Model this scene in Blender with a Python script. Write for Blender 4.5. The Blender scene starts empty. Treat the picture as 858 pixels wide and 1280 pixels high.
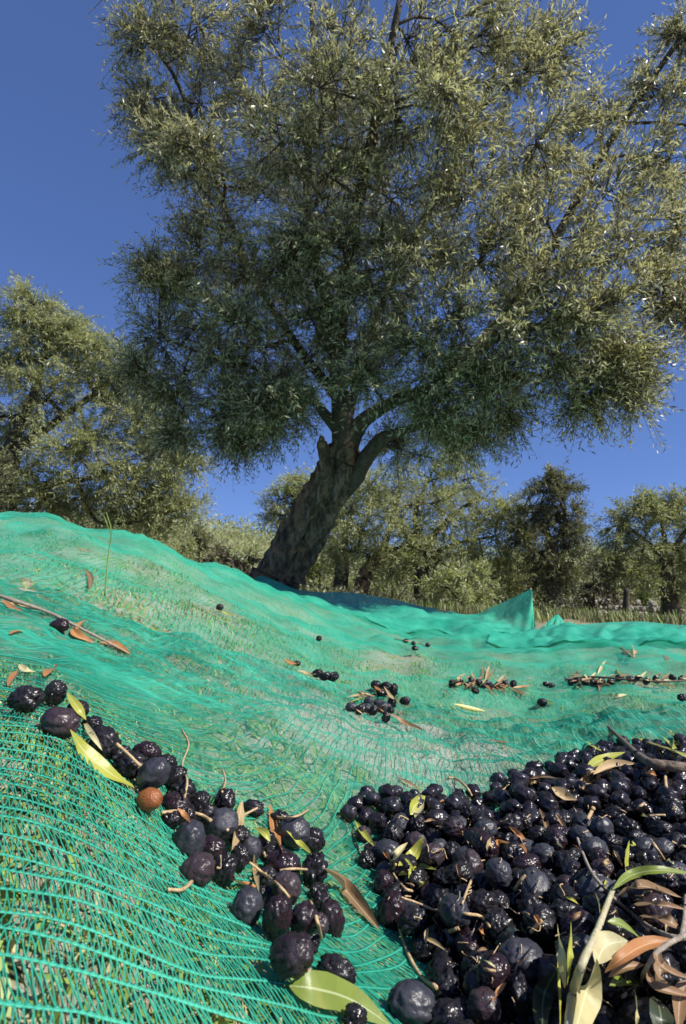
import bpy, bmesh, math, random
import numpy as np
from mathutils import Vector, Matrix, Quaternion, noise as mnoise
random.seed(7)
rng = np.random.default_rng(7)
S = bpy.context.scene
C = S.collection

# ------------------------------------------------------------------ camera
F = 700.0; CX = 429.0; CY = 640.0
PITCH = math.radians(9.0)
CAM = np.array([0.0, 0.0, 0.22])
cd = bpy.data.cameras.new('camera'); cam = bpy.data.objects.new('camera', cd); C.objects.link(cam)
cam.location = CAM; cam.rotation_euler = (math.pi/2 + PITCH, 0, 0)
cd.sensor_fit = 'VERTICAL'; cd.sensor_height = 36; cd.lens = 36*F/1280.0
cd.clip_start = 0.01; cd.clip_end = 2000
cd.dof.use_dof = True; cd.dof.focus_distance = 0.48; cd.dof.aperture_fstop = 24
S.camera = cam

# ------------------------------------------------------------------ sky, sun, exposure
SUN_DIR = Vector((0.74, -0.38, 0.84)).normalized()
el = math.asin(SUN_DIR.z); az = math.atan2(SUN_DIR.x, SUN_DIR.y)
W = bpy.data.worlds.new('World'); S.world = W; W.use_nodes = True
wn = W.node_tree; bg = wn.nodes['Background']
sky = wn.nodes.new('ShaderNodeTexSky'); sky.sky_type = 'NISHITA'; sky.sun_disc = False
sky.sun_elevation = el; sky.sun_rotation = az
sky.altitude = 2200; sky.air_density = 1.0; sky.dust_density = 0.05; sky.ozone_density = 3.5
gm = wn.nodes.new('ShaderNodeGamma'); gm.inputs[1].default_value = 0.6      # a polarised, even blue sky
tn = wn.nodes.new('ShaderNodeMix'); tn.data_type = 'RGBA'; tn.blend_type = 'MULTIPLY'; tn.inputs[0].default_value = 1; tn.inputs[7].default_value = (.55, .745, 1.28, 1)
wn.links.new(sky.outputs[0], gm.inputs[0]); wn.links.new(gm.outputs[0], tn.inputs[6]); wn.links.new(tn.outputs[2], bg.inputs[0]); bg.inputs[1].default_value = 0.148
sl = bpy.data.lights.new('sun', 'SUN'); sl.energy = 4.9; sl.angle = math.radians(0.53); sl.color = (1, 0.94, 0.85)
so = bpy.data.objects.new('sun', sl); C.objects.link(so); so.location = (20, -5, 25)
so.rotation_euler = (-SUN_DIR).to_track_quat('-Z', 'Y').to_euler()
S.view_settings.view_transform = 'Standard'; S.view_settings.look = 'None'
S.view_settings.exposure = 0.42; S.view_settings.gamma = 1.0
S.cycles.transparent_max_bounces = 24

# ------------------------------------------------------------------ projection helpers
_f = np.array([0, math.cos(PITCH), math.sin(PITCH)]); _u = np.array([0, -math.sin(PITCH), math.cos(PITCH)]); _r = np.array([1.0, 0, 0])
def ray(px, py): return _f + (px-CX)/F*_r - (py-CY)/F*_u
def P(px, py, d): return CAM + d*ray(px, py)
def project(p):
    q = np.asarray(p) - CAM
    dd = q@_f
    return CX + F*(q@_r)/dd, CY - F*(q@_u)/dd, dd

# ------------------------------------------------------------------ smooth sine noise (numpy)
def make_noise(seed, n=26):
    g = np.random.default_rng(seed)
    th = g.uniform(0, 2*np.pi, n); k = g.uniform(.6, 1.7, n); ph = g.uniform(0, 2*np.pi, n)
    a, b = k*np.cos(th), k*np.sin(th)
    def f(x, y, s=1.0):
        x = np.asarray(x, float)/s*2*np.pi; y = np.asarray(y, float)/s*2*np.pi
        r = 0
        for i in range(n): r = r + np.sin(a[i]*x + b[i]*y + ph[i])
        return r/math.sqrt(n/2)/1.6
    return f
NZ = [make_noise(i+11) for i in range(6)]

# ------------------------------------------------------------------ height of the net over the plan (control points)
ctrl = [(365,1215,.215),(75,925,.29),(190,965,.34),(237,1070,.31),(300,1150,.25),(250,1210,.2),(100,1250,.15),(20,1270,.14),
 (30,1000,.23),(100,1100,.2),(150,1010,.285),(400,1270,.205),(450,1180,.31),(455,1060,.43),(300,950,.5),(400,950,.6),(500,950,.66),
 (590,935,.72),(300,870,.78),(200,870,.6),(120,830,.56),(75,790,.72),(20,885,.33),(20,760,.75),(20,700,1.1),(16,643,1.9),(110,657,2.1),
 (200,676,2.3),(300,717,2.8),(275,763,1.5),(200,760,1.2),(400,802,2.1),(350,742,2.8),(420,763,3.0),(500,800,3.0),(405,851,1.1),
 (600,860,1.35),(700,805,2.2),(800,805,2.2),(880,795,2.6),(620,795,2.8),(858,860,1.35),(858,905,.9),(470,893,1.02),(858,985,.62),
 (500,1010,.52),(600,1110,.405),(700,1180,.34),(600,1270,.272),(858,1270,.272),(858,1120,.4),(1000,1000,.55),(1000,1270,.27),
 (-150,1270,.13),(-150,900,.3),(-150,700,1.0),(-150,640,1.8),(540,1275,.26),(760,1000,.54)]
pts = [P(*c) for c in ctrl]
pts += [np.array(p) for p in [(-2.2,3.2,.48),(-1.2,3.4,.34),(-.5,4.6,.2),(-3.5,4.5,.6),(.3,4.2,.17),(1.2,3.9,.1),(2.2,4,.04),(-2.5,1.6,.5),(-3,2.6,.62),
        (0,-.3,.09),(-.5,-.3,.12),(.5,-.3,.06),(0,-1,.05),(0,.02,.1),(-.1,.04,.115),(.15,.05,.06),(-2,6.5,.42),(0,7,.15),(2.5,6.5,0),(2.6,2.2,.04),(-1,-1,.15),(1,-1,.02)]]
pts = np.array(pts)
def feat(x, y):
    R = np.hypot(x, y)+.12
    return np.stack([1.3*x/R, 1.3*y/R, np.log(R)], -1)
Q = feat(pts[:,0], pts[:,1]); nq = len(Q)
D = np.linalg.norm(Q[:,None]-Q[None], axis=-1)
A = np.zeros((nq+4, nq+4)); A[:nq,:nq] = D - 0.04*np.eye(nq); A[:nq,nq] = 1; A[:nq,nq+1:] = Q; A[nq:,:nq] = A[:nq,nq:].T
sol = np.linalg.solve(A, np.concatenate([pts[:,2], np.zeros(4)]))
def sstep(a, b, x):
    t = np.clip((x-a)/(b-a), 0, 1); return t*t*(3-2*t)
def zfar(x, y):
    r = np.hypot(x, y)
    base = 0.16 - .05*np.clip(x, -6, 8)
    hill = 2.6*sstep(15, 34, r) + 3.5*sstep(60, 200, r)
    left = 1.25*sstep(-1.5, -7, x)*sstep(7, 15, y)
    return base + hill + left + .10*NZ[0](x, y, 6.0)*sstep(6, 14, r)
def H(x, y):
    x = np.asarray(x, float); y = np.asarray(y, float); sh = x.shape
    xf, yf = x.ravel(), y.ravel(); out = np.empty(xf.size)
    for i in range(0, xf.size, 20000):
        xs, ys = xf[i:i+20000], yf[i:i+20000]
        q = feat(xs, ys); d = np.linalg.norm(q[:,None]-Q[None], axis=-1)
        out[i:i+20000] = d@sol[:nq] + sol[nq] + q@sol[nq+1:]
    r = np.hypot(xf, yf)
    mid_ = sstep(.35, .9, r)*(1-sstep(4, 6, r))
    out += mid_*(.0035*NZ[3](xf, yf, .075) + .0018*NZ[4](xf, yf, .035)*(1-sstep(1.2, 2, r)) + .006*np.abs(NZ[5](xf*.5+yf*.4, yf-xf*.5, .16)))
    amp = np.clip(r*.012, .0012, .022)
    out += amp*(.8*NZ[1](xf, yf, .55) + .35*NZ[2](xf, yf, .17)*sstep(.2, .8, r)) 
    # long soft folds running down the slope
    ph = (xf*.8 + yf*.5 + .12*NZ[3](xf, yf, .9))
    out += .010*sstep(.9, 2.0, r)*np.sin(ph*2*np.pi/.42)*(NZ[4](xf, yf, 1.1) > -9)
    t = sstep(4.6, 7.5, r)
    out = out*(1-t) + zfar(xf, yf)*t
    return out.reshape(sh)
def gap(x, y):
    r = np.hypot(x, y)
    g = .007 + .006*(NZ[5](x, y, .12)) + .012*np.exp(-(((x+.12)/.16)**2 + ((y-.15)/.14)**2))
    return np.clip(g, .003, .05) + .012*sstep(.8, 2.5, r)
def hit_net(px, py, lift=0.0):
    r = ray(px, py); ds = np.geomspace(.09, 7, 900)
    pp = CAM + ds[:,None]*r
    hh = pp[:,2] - H(pp[:,0], pp[:,1]) - lift
    k = np.where(hh < 0)[0]
    if not len(k) or k[0] == 0: return pp[0] if len(k) else pp[-1]
    k = k[0]; t = hh[k-1]/(hh[k-1]-hh[k])
    return pp[k-1]*(1-t) + pp[k]*t

# ------------------------------------------------------------------ object helpers
def tag(o, label=None, cat=None, group=None, kind=None):
    if label: o['label'] = label
    if cat: o['category'] = cat
    if group: o['group'] = group
    if kind: o['kind'] = kind
    return o
def empty(name, loc=(0,0,0)):
    o = bpy.data.objects.new(name, None); C.objects.link(o); o.location = Vector([float(a) for a in loc]); o.empty_display_size = .05
    return o
def link(name, me, parent=None):
    o = bpy.data.objects.new(name, me); C.objects.link(o)
    if parent is not None:
        o.parent = parent; o.matrix_parent_inverse = Matrix.Translation(parent.location).inverted() if parent.type == 'EMPTY' else parent.matrix_world.inverted()
    return o
def mesh(name, V, Fc, mats=(), smooth=True, attrs=None, uv=None):
    V = np.asarray(V, np.float32); me = bpy.data.meshes.new(name)
    if isinstance(Fc, np.ndarray):
        n, k = Fc.shape
        me.vertices.add(len(V)); me.vertices.foreach_set('co', V.ravel())
        me.loops.add(n*k); me.loops.foreach_set('vertex_index', Fc.astype(np.int32).ravel())
        me.polygons.add(n); me.polygons.foreach_set('loop_start', np.arange(0, n*k, k, dtype=np.int32))
        me.update(calc_edges=True)
    else:
        me.from_pydata(V.tolist(), [], Fc); me.update()
    if smooth: me.polygons.foreach_set('use_smooth', np.ones(len(me.polygons), bool))
    for m in mats: me.materials.append(m)
    if attrs:
        for k, a in attrs.items():
            at = me.attributes.new(k, 'FLOAT', 'POINT'); at.data.foreach_set('value', np.asarray(a, np.float32))
    if uv is not None:
        li = np.empty(len(me.loops), np.int32); me.loops.foreach_get('vertex_index', li)
        ul = me.uv_layers.new(name='UVMap'); ul.data.foreach_set('uv', np.asarray(uv, np.float32)[li].ravel())
    return me
def frames(T):
    T = T/np.maximum(np.linalg.norm(T, axis=-1, keepdims=True), 1e-12)
    ref = np.where(np.abs(T[...,2:3]) > .9, np.array([1.0,0,0]), np.array([0,0,1.0]))
    N = np.cross(T, ref); N /= np.maximum(np.linalg.norm(N, axis=-1, keepdims=True), 1e-12)
    return N, np.cross(T, N)
def tubes(Pn, Rn, k=3):
    """Pn: (M,n,3) polylines, Rn (M,n) radii -> verts, quads (open ended)"""
    Pn = np.asarray(Pn, float); M, n, _ = Pn.shape; Rn = np.broadcast_to(Rn, (M, n))
    T = np.gradient(Pn, axis=1); N, B = frames(T)
    a = np.arange(k)*2*np.pi/k
    V = Pn[:,:,None] + Rn[:,:,None,None]*(np.cos(a)[None,None,:,None]*N[:,:,None] + np.sin(a)[None,None,:,None]*B[:,:,None])
    idx = np.arange(M*n*k).reshape(M, n, k)
    i0, i1 = idx[:,:-1], idx[:,1:]
    q = np.stack([i0, np.roll(i0, -1, 2), np.roll(i1, -1, 2), i1], -1).reshape(-1, 4)
    return V.reshape(-1, 3), q
class MB:
    def __init__(s): s.v=[]; s.f=[]; s.n=0
    def add(s, V, Fq):
        s.v.append(np.asarray(V)); s.f.append(np.asarray(Fq)+s.n); s.n += len(V)
    def mesh(s, name, mats, **k): return mesh(name, np.concatenate(s.v), np.concatenate(s.f), mats, **k)
def smooth_path(pts, n):
    pts = np.asarray(pts, float); m = len(pts)
    if m == 2: return pts[0] + (pts[1]-pts[0])*np.linspace(0,1,n)[:,None]
    p = np.vstack([2*pts[0]-pts[1], pts, 2*pts[-1]-pts[-2]])
    t = np.linspace(0, m-1-1e-6, n); i = t.astype(int); f = (t-i)[:,None]
    a, b, c, d = p[i], p[i+1], p[i+2], p[i+3]
    return .5*(2*b + (c-a)*f + (2*a-5*b+4*c-d)*f**2 + (3*b-a-3*c+d)*f**3)
def rod(path, radii, k=8, n=None, wob=0.0):
    """closed tube mesh data along a path"""
    n = n or max(6, len(path)*4)
    p = smooth_path(path, n); r = np.interp(np.linspace(0,1,n), np.linspace(0,1,len(radii)), radii)
    if wob: r = r*(1+wob*rng.uniform(-1,1,n))
    V, q = tubes(p[None], r[None], k)
    V = np.vstack([V, p[0], p[-1]]); e = len(V)
    f = [list(a) for a in q]
    for j in range(k):
        f.append([e-2, (j+1)%k, j]); f.append([e-1, (n-1)*k+j, (n-1)*k+(j+1)%k])
    return V, f

# ------------------------------------------------------------------ materials
class M_:
    def __init__(s, name):
        s.m = bpy.data.materials.new(name); s.m.use_nodes = True; s.t = s.m.node_tree
        s.p = s.t.nodes['Principled BSDF']; s.out = s.t.nodes['Material Output']
    def n(s, typ, **kw):
        nd = s.t.nodes.new(typ)
        for k, v in kw.items():
            if k.startswith('i_'):
                nd.inputs[k[2:].replace('_', ' ')].default_value = v
            else: setattr(nd, k, v)
        return nd
    def l(s, a, b): s.t.links.new(a, b)
    def val(s, **kw):
        for k, v in kw.items(): s.p.inputs[k.replace('_', ' ')].default_value = v
    def noise(s, scale, detail=4, rough=.6, coord='Object', vec=None):
        nd = s.n('ShaderNodeTexNoise'); nd.inputs['Scale'].default_value = scale; nd.inputs['Detail'].default_value = detail; nd.inputs['Roughness'].default_value = rough
        if vec is None:
            tc = s.n('ShaderNodeTexCoord'); vec = tc.outputs[coord]
        s.l(vec, nd.inputs['Vector']); return nd.outputs[0]
    def ramp(s, fac, stops):
        r = s.n('ShaderNodeValToRGB'); e = r.color_ramp.elements
        while len(e) < len(stops): e.new(.5)
        for el_, (p, c) in zip(e, stops): el_.position = p; el_.color = (*c, 1) if len(c) == 3 else c
        s.l(fac, r.inputs[0]); return r.outputs[0]
    def mix(s, fac, a, b, mode='MIX'):
        x = s.n('ShaderNodeMix', data_type='RGBA', blend_type=mode)
        for sock, v in ((x.inputs[0], fac), (x.inputs[6], a), (x.inputs[7], b)):
            if isinstance(v, bpy.types.NodeSocket): s.l(v, sock)
            elif isinstance(v, (tuple, list)): sock.default_value = (*v, 1)
            else: sock.default_value = v
        return x.outputs[2]
    def math(s, op, a, b=None, c=None):
        x = s.n('ShaderNodeMath', operation=op)
        for i, v in enumerate((a, b, c)):
            if v is None: continue
            if isinstance(v, bpy.types.NodeSocket): s.l(v, x.inputs[i])
            else: x.inputs[i].default_value = v
        return x.outputs[0]
    def bump(s, h, strength=.5, dist=.01):
        b = s.n('ShaderNodeBump'); b.inputs['Strength'].default_value = strength; b.inputs['Distance'].default_value = dist
        s.l(h, b.inputs['Height']); s.l(b.outputs[0], s.p.inputs['Normal']); return b

def leaf_material(name, top, under, trans=.25, rough=.42, dry=(.20,.16,.06)):
    m = M_(name)
    at = m.n('ShaderNodeAttribute', attribute_name='tone'); geo = m.n('ShaderNodeNewGeometry')
    t1 = m.ramp(at.outputs['Fac'], [(0, tuple(.55*a for a in top)), (.5, top), (.93, tuple(1.5*a for a in top)), (.97, dry)])
    u1 = m.ramp(at.outputs['Fac'], [(0, tuple(.7*a for a in under)), (.93, tuple(1.2*a for a in under)), (.97, dry)])
    col = m.mix(geo.outputs['Backfacing'], t1, u1)
    m.l(col, m.p.inputs['Base Color']); m.val(Roughness=rough)
    tr = m.n('ShaderNodeBsdfTranslucent'); c2 = m.mix(1.0, col, (1.05,1.08,.6), 'MULTIPLY'); m.l(c2, tr.inputs[0])
    ms = m.n('ShaderNodeMixShader'); ms.inputs[0].default_value = trans
    m.l(m.p.outputs[0], ms.inputs[1]); m.l(tr.outputs[0], ms.inputs[2]); m.l(ms.outputs[0], m.out.inputs[0])
    return m.m
MAT = {}
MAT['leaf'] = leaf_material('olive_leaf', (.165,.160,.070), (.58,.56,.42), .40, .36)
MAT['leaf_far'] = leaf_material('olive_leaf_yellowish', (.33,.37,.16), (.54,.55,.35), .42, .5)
MAT['leaf_dark'] = leaf_material('dark_foliage', (.13,.14,.06), (.28,.28,.17), .28, .55)
MAT['leaf_green'] = leaf_material('bright_foliage', (.11,.15,.025), (.17,.20,.06), .3, .6)
MAT['leaf_grey'] = leaf_material('dry_shrub', (.13,.11,.075), (.2,.17,.12), .1, .7)

m = M_('bark'); n1 = m.noise(9, 6, .7); n2 = m.noise(40, 5, .7)
tc = m.n('ShaderNodeTexCoord'); mp = m.n('ShaderNodeMapping'); mp.inputs['Scale'].default_value = (14, 14, 3.2); mp.inputs['Rotation'].default_value = (0, math.radians(-30), 0)
m.l(tc.outputs['Object'], mp.inputs[0]); n3 = m.noise(1.5, 8, .75, vec=mp.outputs[0])
col = m.ramp(n3, [(.36, (.03,.022,.015)), (.50, (.16,.115,.078)), (.61, (.44,.35,.25))])  # bark grain; pale tones raised to put dappled sun streaks into the colour
col = m.mix(m.ramp(n1, [(.5,(0,0,0)),(.62,(1,1,1))]), col, (.42,.26,.15))
m.l(col, m.p.inputs['Base Color']); m.val(Roughness=.9); hb = m.math('ADD', n3, m.math('MULTIPLY', n2, .35)); m.bump(hb, 1.0, .09); MAT['bark'] = m.m
m = M_('branch_bark'); n1 = m.noise(30, 5); m.l(m.ramp(n1, [(.3,(.03,.025,.02)),(.7,(.11,.09,.07))]), m.p.inputs['Base Color']); m.val(Roughness=.85); m.bump(n1, .6, .02); MAT['branch'] = m.m

m = M_('ground_soil'); tc = m.n('ShaderNodeTexCoord'); o = tc.outputs['Object']
a = m.noise(1.2, 5, .6, vec=o); b = m.noise(35, 6, .7, vec=o); c = m.noise(160, 5, .75, vec=o)
vor = m.n('ShaderNodeTexVoronoi', feature='F1'); vor.inputs['Scale'].default_value = 110; m.l(o, vor.inputs['Vector'])
soil = m.ramp(c, [(.28,(.09,.075,.045)), (.42,(.31,.27,.17)), (.58,(.46,.41,.30)), (.72,(.62,.58,.48))])
grass = m.ramp(c, [(.3,(.07,.11,.02)), (.5,(.23,.30,.07)), (.7,(.42,.46,.17))])
far = m.mix(m.ramp(a, [(.40,(0,0,0)), (.60,(1,1,1))]), m.ramp(b, [(.3,(.07,.08,.025)),(.7,(.19,.18,.07))]), m.ramp(b, [(.3,(.07,.07,.03)),(.7,(.17,.155,.07))]))
near = m.mix(m.ramp(b, [(.50,(0,0,0)), (.58,(1,1,1))]), soil, grass)
pb = m.ramp(vor.outputs['Distance'], [(.0,(.6,.57,.5)),(.28,(.45,.42,.36)),(.34,(0,0,0))])
peb = m.mix(m.ramp(m.noise(14, 2, .5, vec=o), [(.52,(0,0,0)),(.56,(1,1,1))]), near, m.mix(.55, near, (.50,.46,.39)))
geo = m.n('ShaderNodeNewGeometry')
bd = m.n('ShaderNodeVectorMath', operation='DISTANCE'); m.l(geo.outputs['Position'], bd.inputs[0]); bd.inputs[1].default_value = (.08,.80,.03)
bm_ = m.math('MULTIPLY_ADD', m.noise(9, 4, .6, vec=o), .35, bd.outputs['Value'])
peb = m.mix(m.ramp(bm_, [(.36,(1,1,1)),(.46,(0,0,0))]), peb, m.ramp(c, [(.3,(.35,.31,.25)),(.6,(.66,.62,.54))]))
ln = m.n('ShaderNodeVectorMath', operation='LENGTH'); m.l(geo.outputs['Position'], ln.inputs[0])
fr = m.n('ShaderNodeMapRange'); m.l(ln.outputs['Value'], fr.inputs[0]); fr.inputs[1].default_value = 2.5; fr.inputs[2].default_value = 6
m.l(m.mix(fr.outputs[0], peb, far), m.p.inputs['Base Color']); m.val(Roughness=.95)
m.bump(m.math('ADD', c, b), .7, .012); MAT['ground'] = m.m

def net_base(name, lit=(.02,.55,.36)):
    m = M_(name); n = m.ramp(m.noise(9, 5, .7), [(.3,(0,0,0)),(.7,(1,1,1))])
    col = m.mix(n, tuple(.78*x for x in lit), (.11,.68,.47)); m.l(col, m.p.inputs['Base Color'])
    m.val(Roughness=.42); m.p.inputs['Specular IOR Level'].default_value = .5
    tr = m.n('ShaderNodeBsdfTranslucent'); m.l(col, tr.inputs[0])
    ms = m.n('ShaderNodeMixShader'); ms.inputs[0].default_value = .35
    m.l(m.p.outputs[0], ms.inputs[1]); m.l(tr.outputs[0], ms.inputs[2]); m.l(ms.outputs[0], m.out.inputs[0])
    m.sh = ms.outputs[0]; return m
MAT['net'] = net_base('net_plastic', (.012,.47,.32)).m
def net_sheet_mat(name, w_rib=.14, w_thr=.20, grow=.36):
    """knitted mesh drawn with its real openings; thread width from the point attribute 'dense'"""
    m = net_base(name)
    uv = m.n('ShaderNodeUVMap'); sp = m.n('ShaderNodeSeparateXYZ'); m.l(uv.outputs[0], sp.inputs[0])
    u, v = sp.outputs[0], sp.outputs[1]
    at = m.n('ShaderNodeAttribute', attribute_name='dense').outputs['Fac']
    fu = m.math('FRACT', u)
    rib = m.math('LESS_THAN', m.math('MINIMUM', fu, m.math('SUBTRACT', 1.0, fu)), m.math('MULTIPLY_ADD', at, .06, w_rib*.5))
    par = m.math('FLOORED_MODULO', m.math('FLOOR', u), 2.0)
    zz = m.math('PINGPONG', m.math('ADD', m.math('MULTIPLY', v, 2.0), m.math('MULTIPLY', par, 0.0)), 1.0)
    thr = m.math('LESS_THAN', m.math('ABSOLUTE', m.math('SUBTRACT', fu, zz)), m.math('MULTIPLY_ADD', at, grow, w_thr))
    a = m.math('MAXIMUM', rib, thr)
    tp = m.n('ShaderNodeBsdfTransparent'); mx = m.n('ShaderNodeMixShader')
    m.l(a, mx.inputs[0]); m.l(tp.outputs[0], mx.inputs[1]); m.l(m.sh, mx.inputs[2]); m.l(mx.outputs[0], m.out.inputs[0])
    return m.m
MAT['net_sheet'] = net_sheet_mat('net_weave')

def plain(name, c1, c2, scale=60, rough=.6, bump=.3, dist=.002, **kw):
    m = M_(name); n = m.noise(scale, 5, .65); m.l(m.ramp(n, [(.3, c1), (.7, c2)]), m.p.inputs['Base Color']); m.val(Roughness=rough)
    if bump: m.bump(n, bump, dist)
    return m.m
MAT['twig_tan'] = plain('tan_stalk', (.30,.19,.09), (.62,.46,.26), 300, .6)
MAT['twig_grey'] = plain('grey_twig', (.16,.13,.10), (.42,.36,.28), 260, .75, .6)
MAT['stick'] = plain('dark_stick', (.05,.038,.03), (.24,.18,.13), 140, .85, 1.0, .003)
MAT['stem_green'] = plain('sprig_stem', (.33,.30,.17), (.55,.50,.33), 260, .5)
MAT['stone'] = plain('wall_stone', (.24,.22,.18), (.52,.48,.41), 9, .9, .8, .03)
MAT['post'] = plain('dark_post', (.02,.018,.015), (.06,.05,.04), 20, .9)
MAT['straw'] = plain('dry_grass', (.34,.29,.12), (.62,.55,.30), 20, .7, 0)
MAT['meadow'] = plain('meadow_straw', (.10,.10,.04), (.24,.22,.10), 8, .8, 0)
MAT['blade'] = plain('green_grass', (.13,.22,.035), (.33,.42,.10), 30, .5, 0)

def big_leaf_mat(name, top, under, spots=(.25,.12,.04), rough=.4):
    m = M_(name); geo = m.n('ShaderNodeNewGeometry')
    uv = m.n('ShaderNodeUVMap'); sp = m.n('ShaderNodeSeparateXYZ'); m.l(uv.outputs[0], sp.inputs[0])
    # midrib and side veins
    av = m.math('ABSOLUTE', m.math('SUBTRACT', sp.outputs[1], .5))
    rib = m.math('LESS_THAN', av, .035)
    n = m.noise(120, 5, .65); n2 = m.noise(34, 3, .6)
    t = m.mix(n, tuple(.75*x for x in top), tuple(min(1,1.25*x) for x in top)); un = m.mix(n, tuple(.8*x for x in under), tuple(min(1,1.15*x) for x in under))
    c = m.mix(geo.outputs['Backfacing'], t, un)
    c = m.mix(m.ramp(n2, [(.60,(0,0,0)),(.72,(.8,.8,.8))]), c, spots)
    c = m.mix(m.math('MULTIPLY', rib, .55), c, tuple(min(1, x*1.35+.06) for x in under))
    m.l(c, m.p.inputs['Base Color']); m.val(Roughness=rough); m.bump(m.math('ADD', n, m.math('MULTIPLY', rib, .6)), .35, .0012)
    tr = m.n('ShaderNodeBsdfTranslucent'); m.l(c, tr.inputs[0]); ms = m.n('ShaderNodeMixShader'); ms.inputs[0].default_value = .22
    m.l(m.p.outputs[0], ms.inputs[1]); m.l(tr.outputs[0], ms.inputs[2]); m.l(ms.outputs[0], m.out.inputs[0])
    return m.m
LM = {'green': big_leaf_mat('green_leaf', (.20,.26,.045), (.42,.45,.24), (.33,.30,.08)),
      'yellow': big_leaf_mat('yellow_green_leaf', (.42,.43,.07), (.52,.52,.24), (.40,.28,.06)),
      'dark': big_leaf_mat('dark_green_leaf', (.045,.06,.03), (.20,.23,.14), (.06,.06,.03)),
      'pale': big_leaf_mat('pale_leaf', (.58,.52,.27), (.60,.58,.33), (.44,.33,.17), .5),
      'brown': big_leaf_mat('brown_leaf', (.27,.165,.085), (.50,.37,.22), (.16,.08,.04), .5),
      'rust': big_leaf_mat('rust_leaf', (.46,.21,.075), (.56,.33,.16), (.30,.10,.04), .5),
      'tan': big_leaf_mat('dry_tan_leaf', (.50,.36,.18), (.62,.48,.29), (.28,.17,.08), .6)}

def olive_mat(name, c1, c2, rough, bloom, bump=.45, wscale=170):
    m = M_(name); oi = m.n('ShaderNodeObjectInfo'); tc = m.n('ShaderNodeTexCoord')
    add = m.n('ShaderNodeVectorMath', operation='MULTIPLY_ADD'); m.l(tc.outputs['Object'], add.inputs[0]); add.inputs[1].default_value = (1,1,1)
    cmb = m.n('ShaderNodeCombineXYZ'); rr = m.math('MULTIPLY', oi.outputs['Random'], 7.3)
    for i in range(3): m.l(rr, cmb.inputs[i])
    m.l(cmb.outputs[0], add.inputs[2]); v = add.outputs[0]
    n = m.noise(2.2, 5, .6, vec=v); w = m.noise(wscale/42, 2, .5, vec=v); big = m.noise(.9, 3, .5, vec=v)
    vo = m.n('ShaderNodeTexVoronoi', feature='DISTANCE_TO_EDGE'); vo.inputs['Scale'].default_value = 2.6; 
    wv = m.n('ShaderNodeVectorMath', operation='ADD'); m.l(v, wv.inputs[0])
    ws = m.n('ShaderNodeVectorMath', operation='SCALE'); nn = m.n('ShaderNodeTexNoise'); nn.inputs['Scale'].default_value = 1.2; m.l(v, nn.inputs['Vector']); m.l(nn.outputs[1], ws.inputs[0]); ws.inputs['Scale'].default_value = .006
    m.l(ws.outputs[0], wv.inputs[1]); m.l(wv.outputs[0], vo.inputs['Vector'])
    base = m.mix(n, c1, c2)
    bl = m.ramp(big, [(.42,(0,0,0)),(.68,(1,1,1))]); blf = m.math('MULTIPLY', bl, m.math('MULTIPLY_ADD', oi.outputs['Random'], bloom*.45, bloom*.4))
    col = m.mix(blf, base, (.085,.09,.11)); 
    dots = m.n('ShaderNodeTexVoronoi'); dots.inputs['Scale'].default_value = 7; m.l(v, dots.inputs['Vector'])
    dd = m.ramp(dots.outputs['Distance'], [(.10,(1,1,1)),(.17,(0,0,0))]); col = m.mix(m.math('MULTIPLY', dd, .10), col, (.42,.40,.40))
    m.l(col, m.p.inputs['Base Color'])
    m.l(m.math('MULTIPLY_ADD', blf, .32, m.math('MULTIPLY_ADD', oi.outputs['Random'], .12, rough)), m.p.inputs['Roughness'])
    m.p.inputs['Specular IOR Level'].default_value = .40
    h = m.math('ADD', m.math('MULTIPLY', m.math('ABSOLUTE', m.math('SUBTRACT', w, .5)), 2.4), m.math('MULTIPLY', n, .3))
    m.bump(h, bump, .0016)
    return m.m
OM = {'wrinkled': olive_mat('black_olive_skin', (.009,.008,.009), (.019,.016,.020), .22, .22, .38, 72),
      'glossy': olive_mat('glossy_olive_skin', (.010,.006,.009), (.028,.013,.019), .24, .25, .4, 80),
      'bloom': olive_mat('bloomy_olive_skin', (.020,.021,.030), (.045,.046,.058), .36, .5, .3, 80),
      'mauve': olive_mat('mauve_olive_skin', (.026,.016,.019), (.052,.034,.040), .30, .3, .35, 80),
      'red': olive_mat('reddish_olive_skin', (.16,.045,.018), (.36,.13,.04), .35, .0, .35)}

# ------------------------------------------------------------------ ground sheet
nr, nt = 230, 330
R = np.geomspace(.02, 900, nr); TH = np.linspace(0, 2*np.pi, nt, endpoint=False)
RR, TT = np.meshgrid(R, TH, indexing='ij'); gx, gy = RR*np.sin(TT), RR*np.cos(TT)
gz = H(gx, gy) - gap(gx, gy)*(1-sstep(5, 7, RR))
idx = np.arange(nr*nt).reshape(nr, nt)
q = np.stack([idx[:-1], idx[1:], np.roll(idx[1:], -1, 1), np.roll(idx[:-1], -1, 1)], -1).reshape(-1, 4)
V = np.stack([gx, gy, gz], -1).reshape(-1, 3)
V = np.vstack([V, [0, 0, gz[0].mean()]]); 
gf = mesh('ground', V, q, [MAT['ground']])
bm = bmesh.new(); bm.from_mesh(gf); bm.verts.ensure_lookup_table()
for j in range(nt): bm.faces.new((bm.verts[int(idx[0,j])], bm.verts[int(idx[0,(j+1)%nt])], bm.verts[nr*nt]))
bmesh.ops.recalc_face_normals(bm, faces=bm.faces); bm.to_mesh(gf); bm.free()
ground = tag(link('ground', gf), kind='structure')

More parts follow.
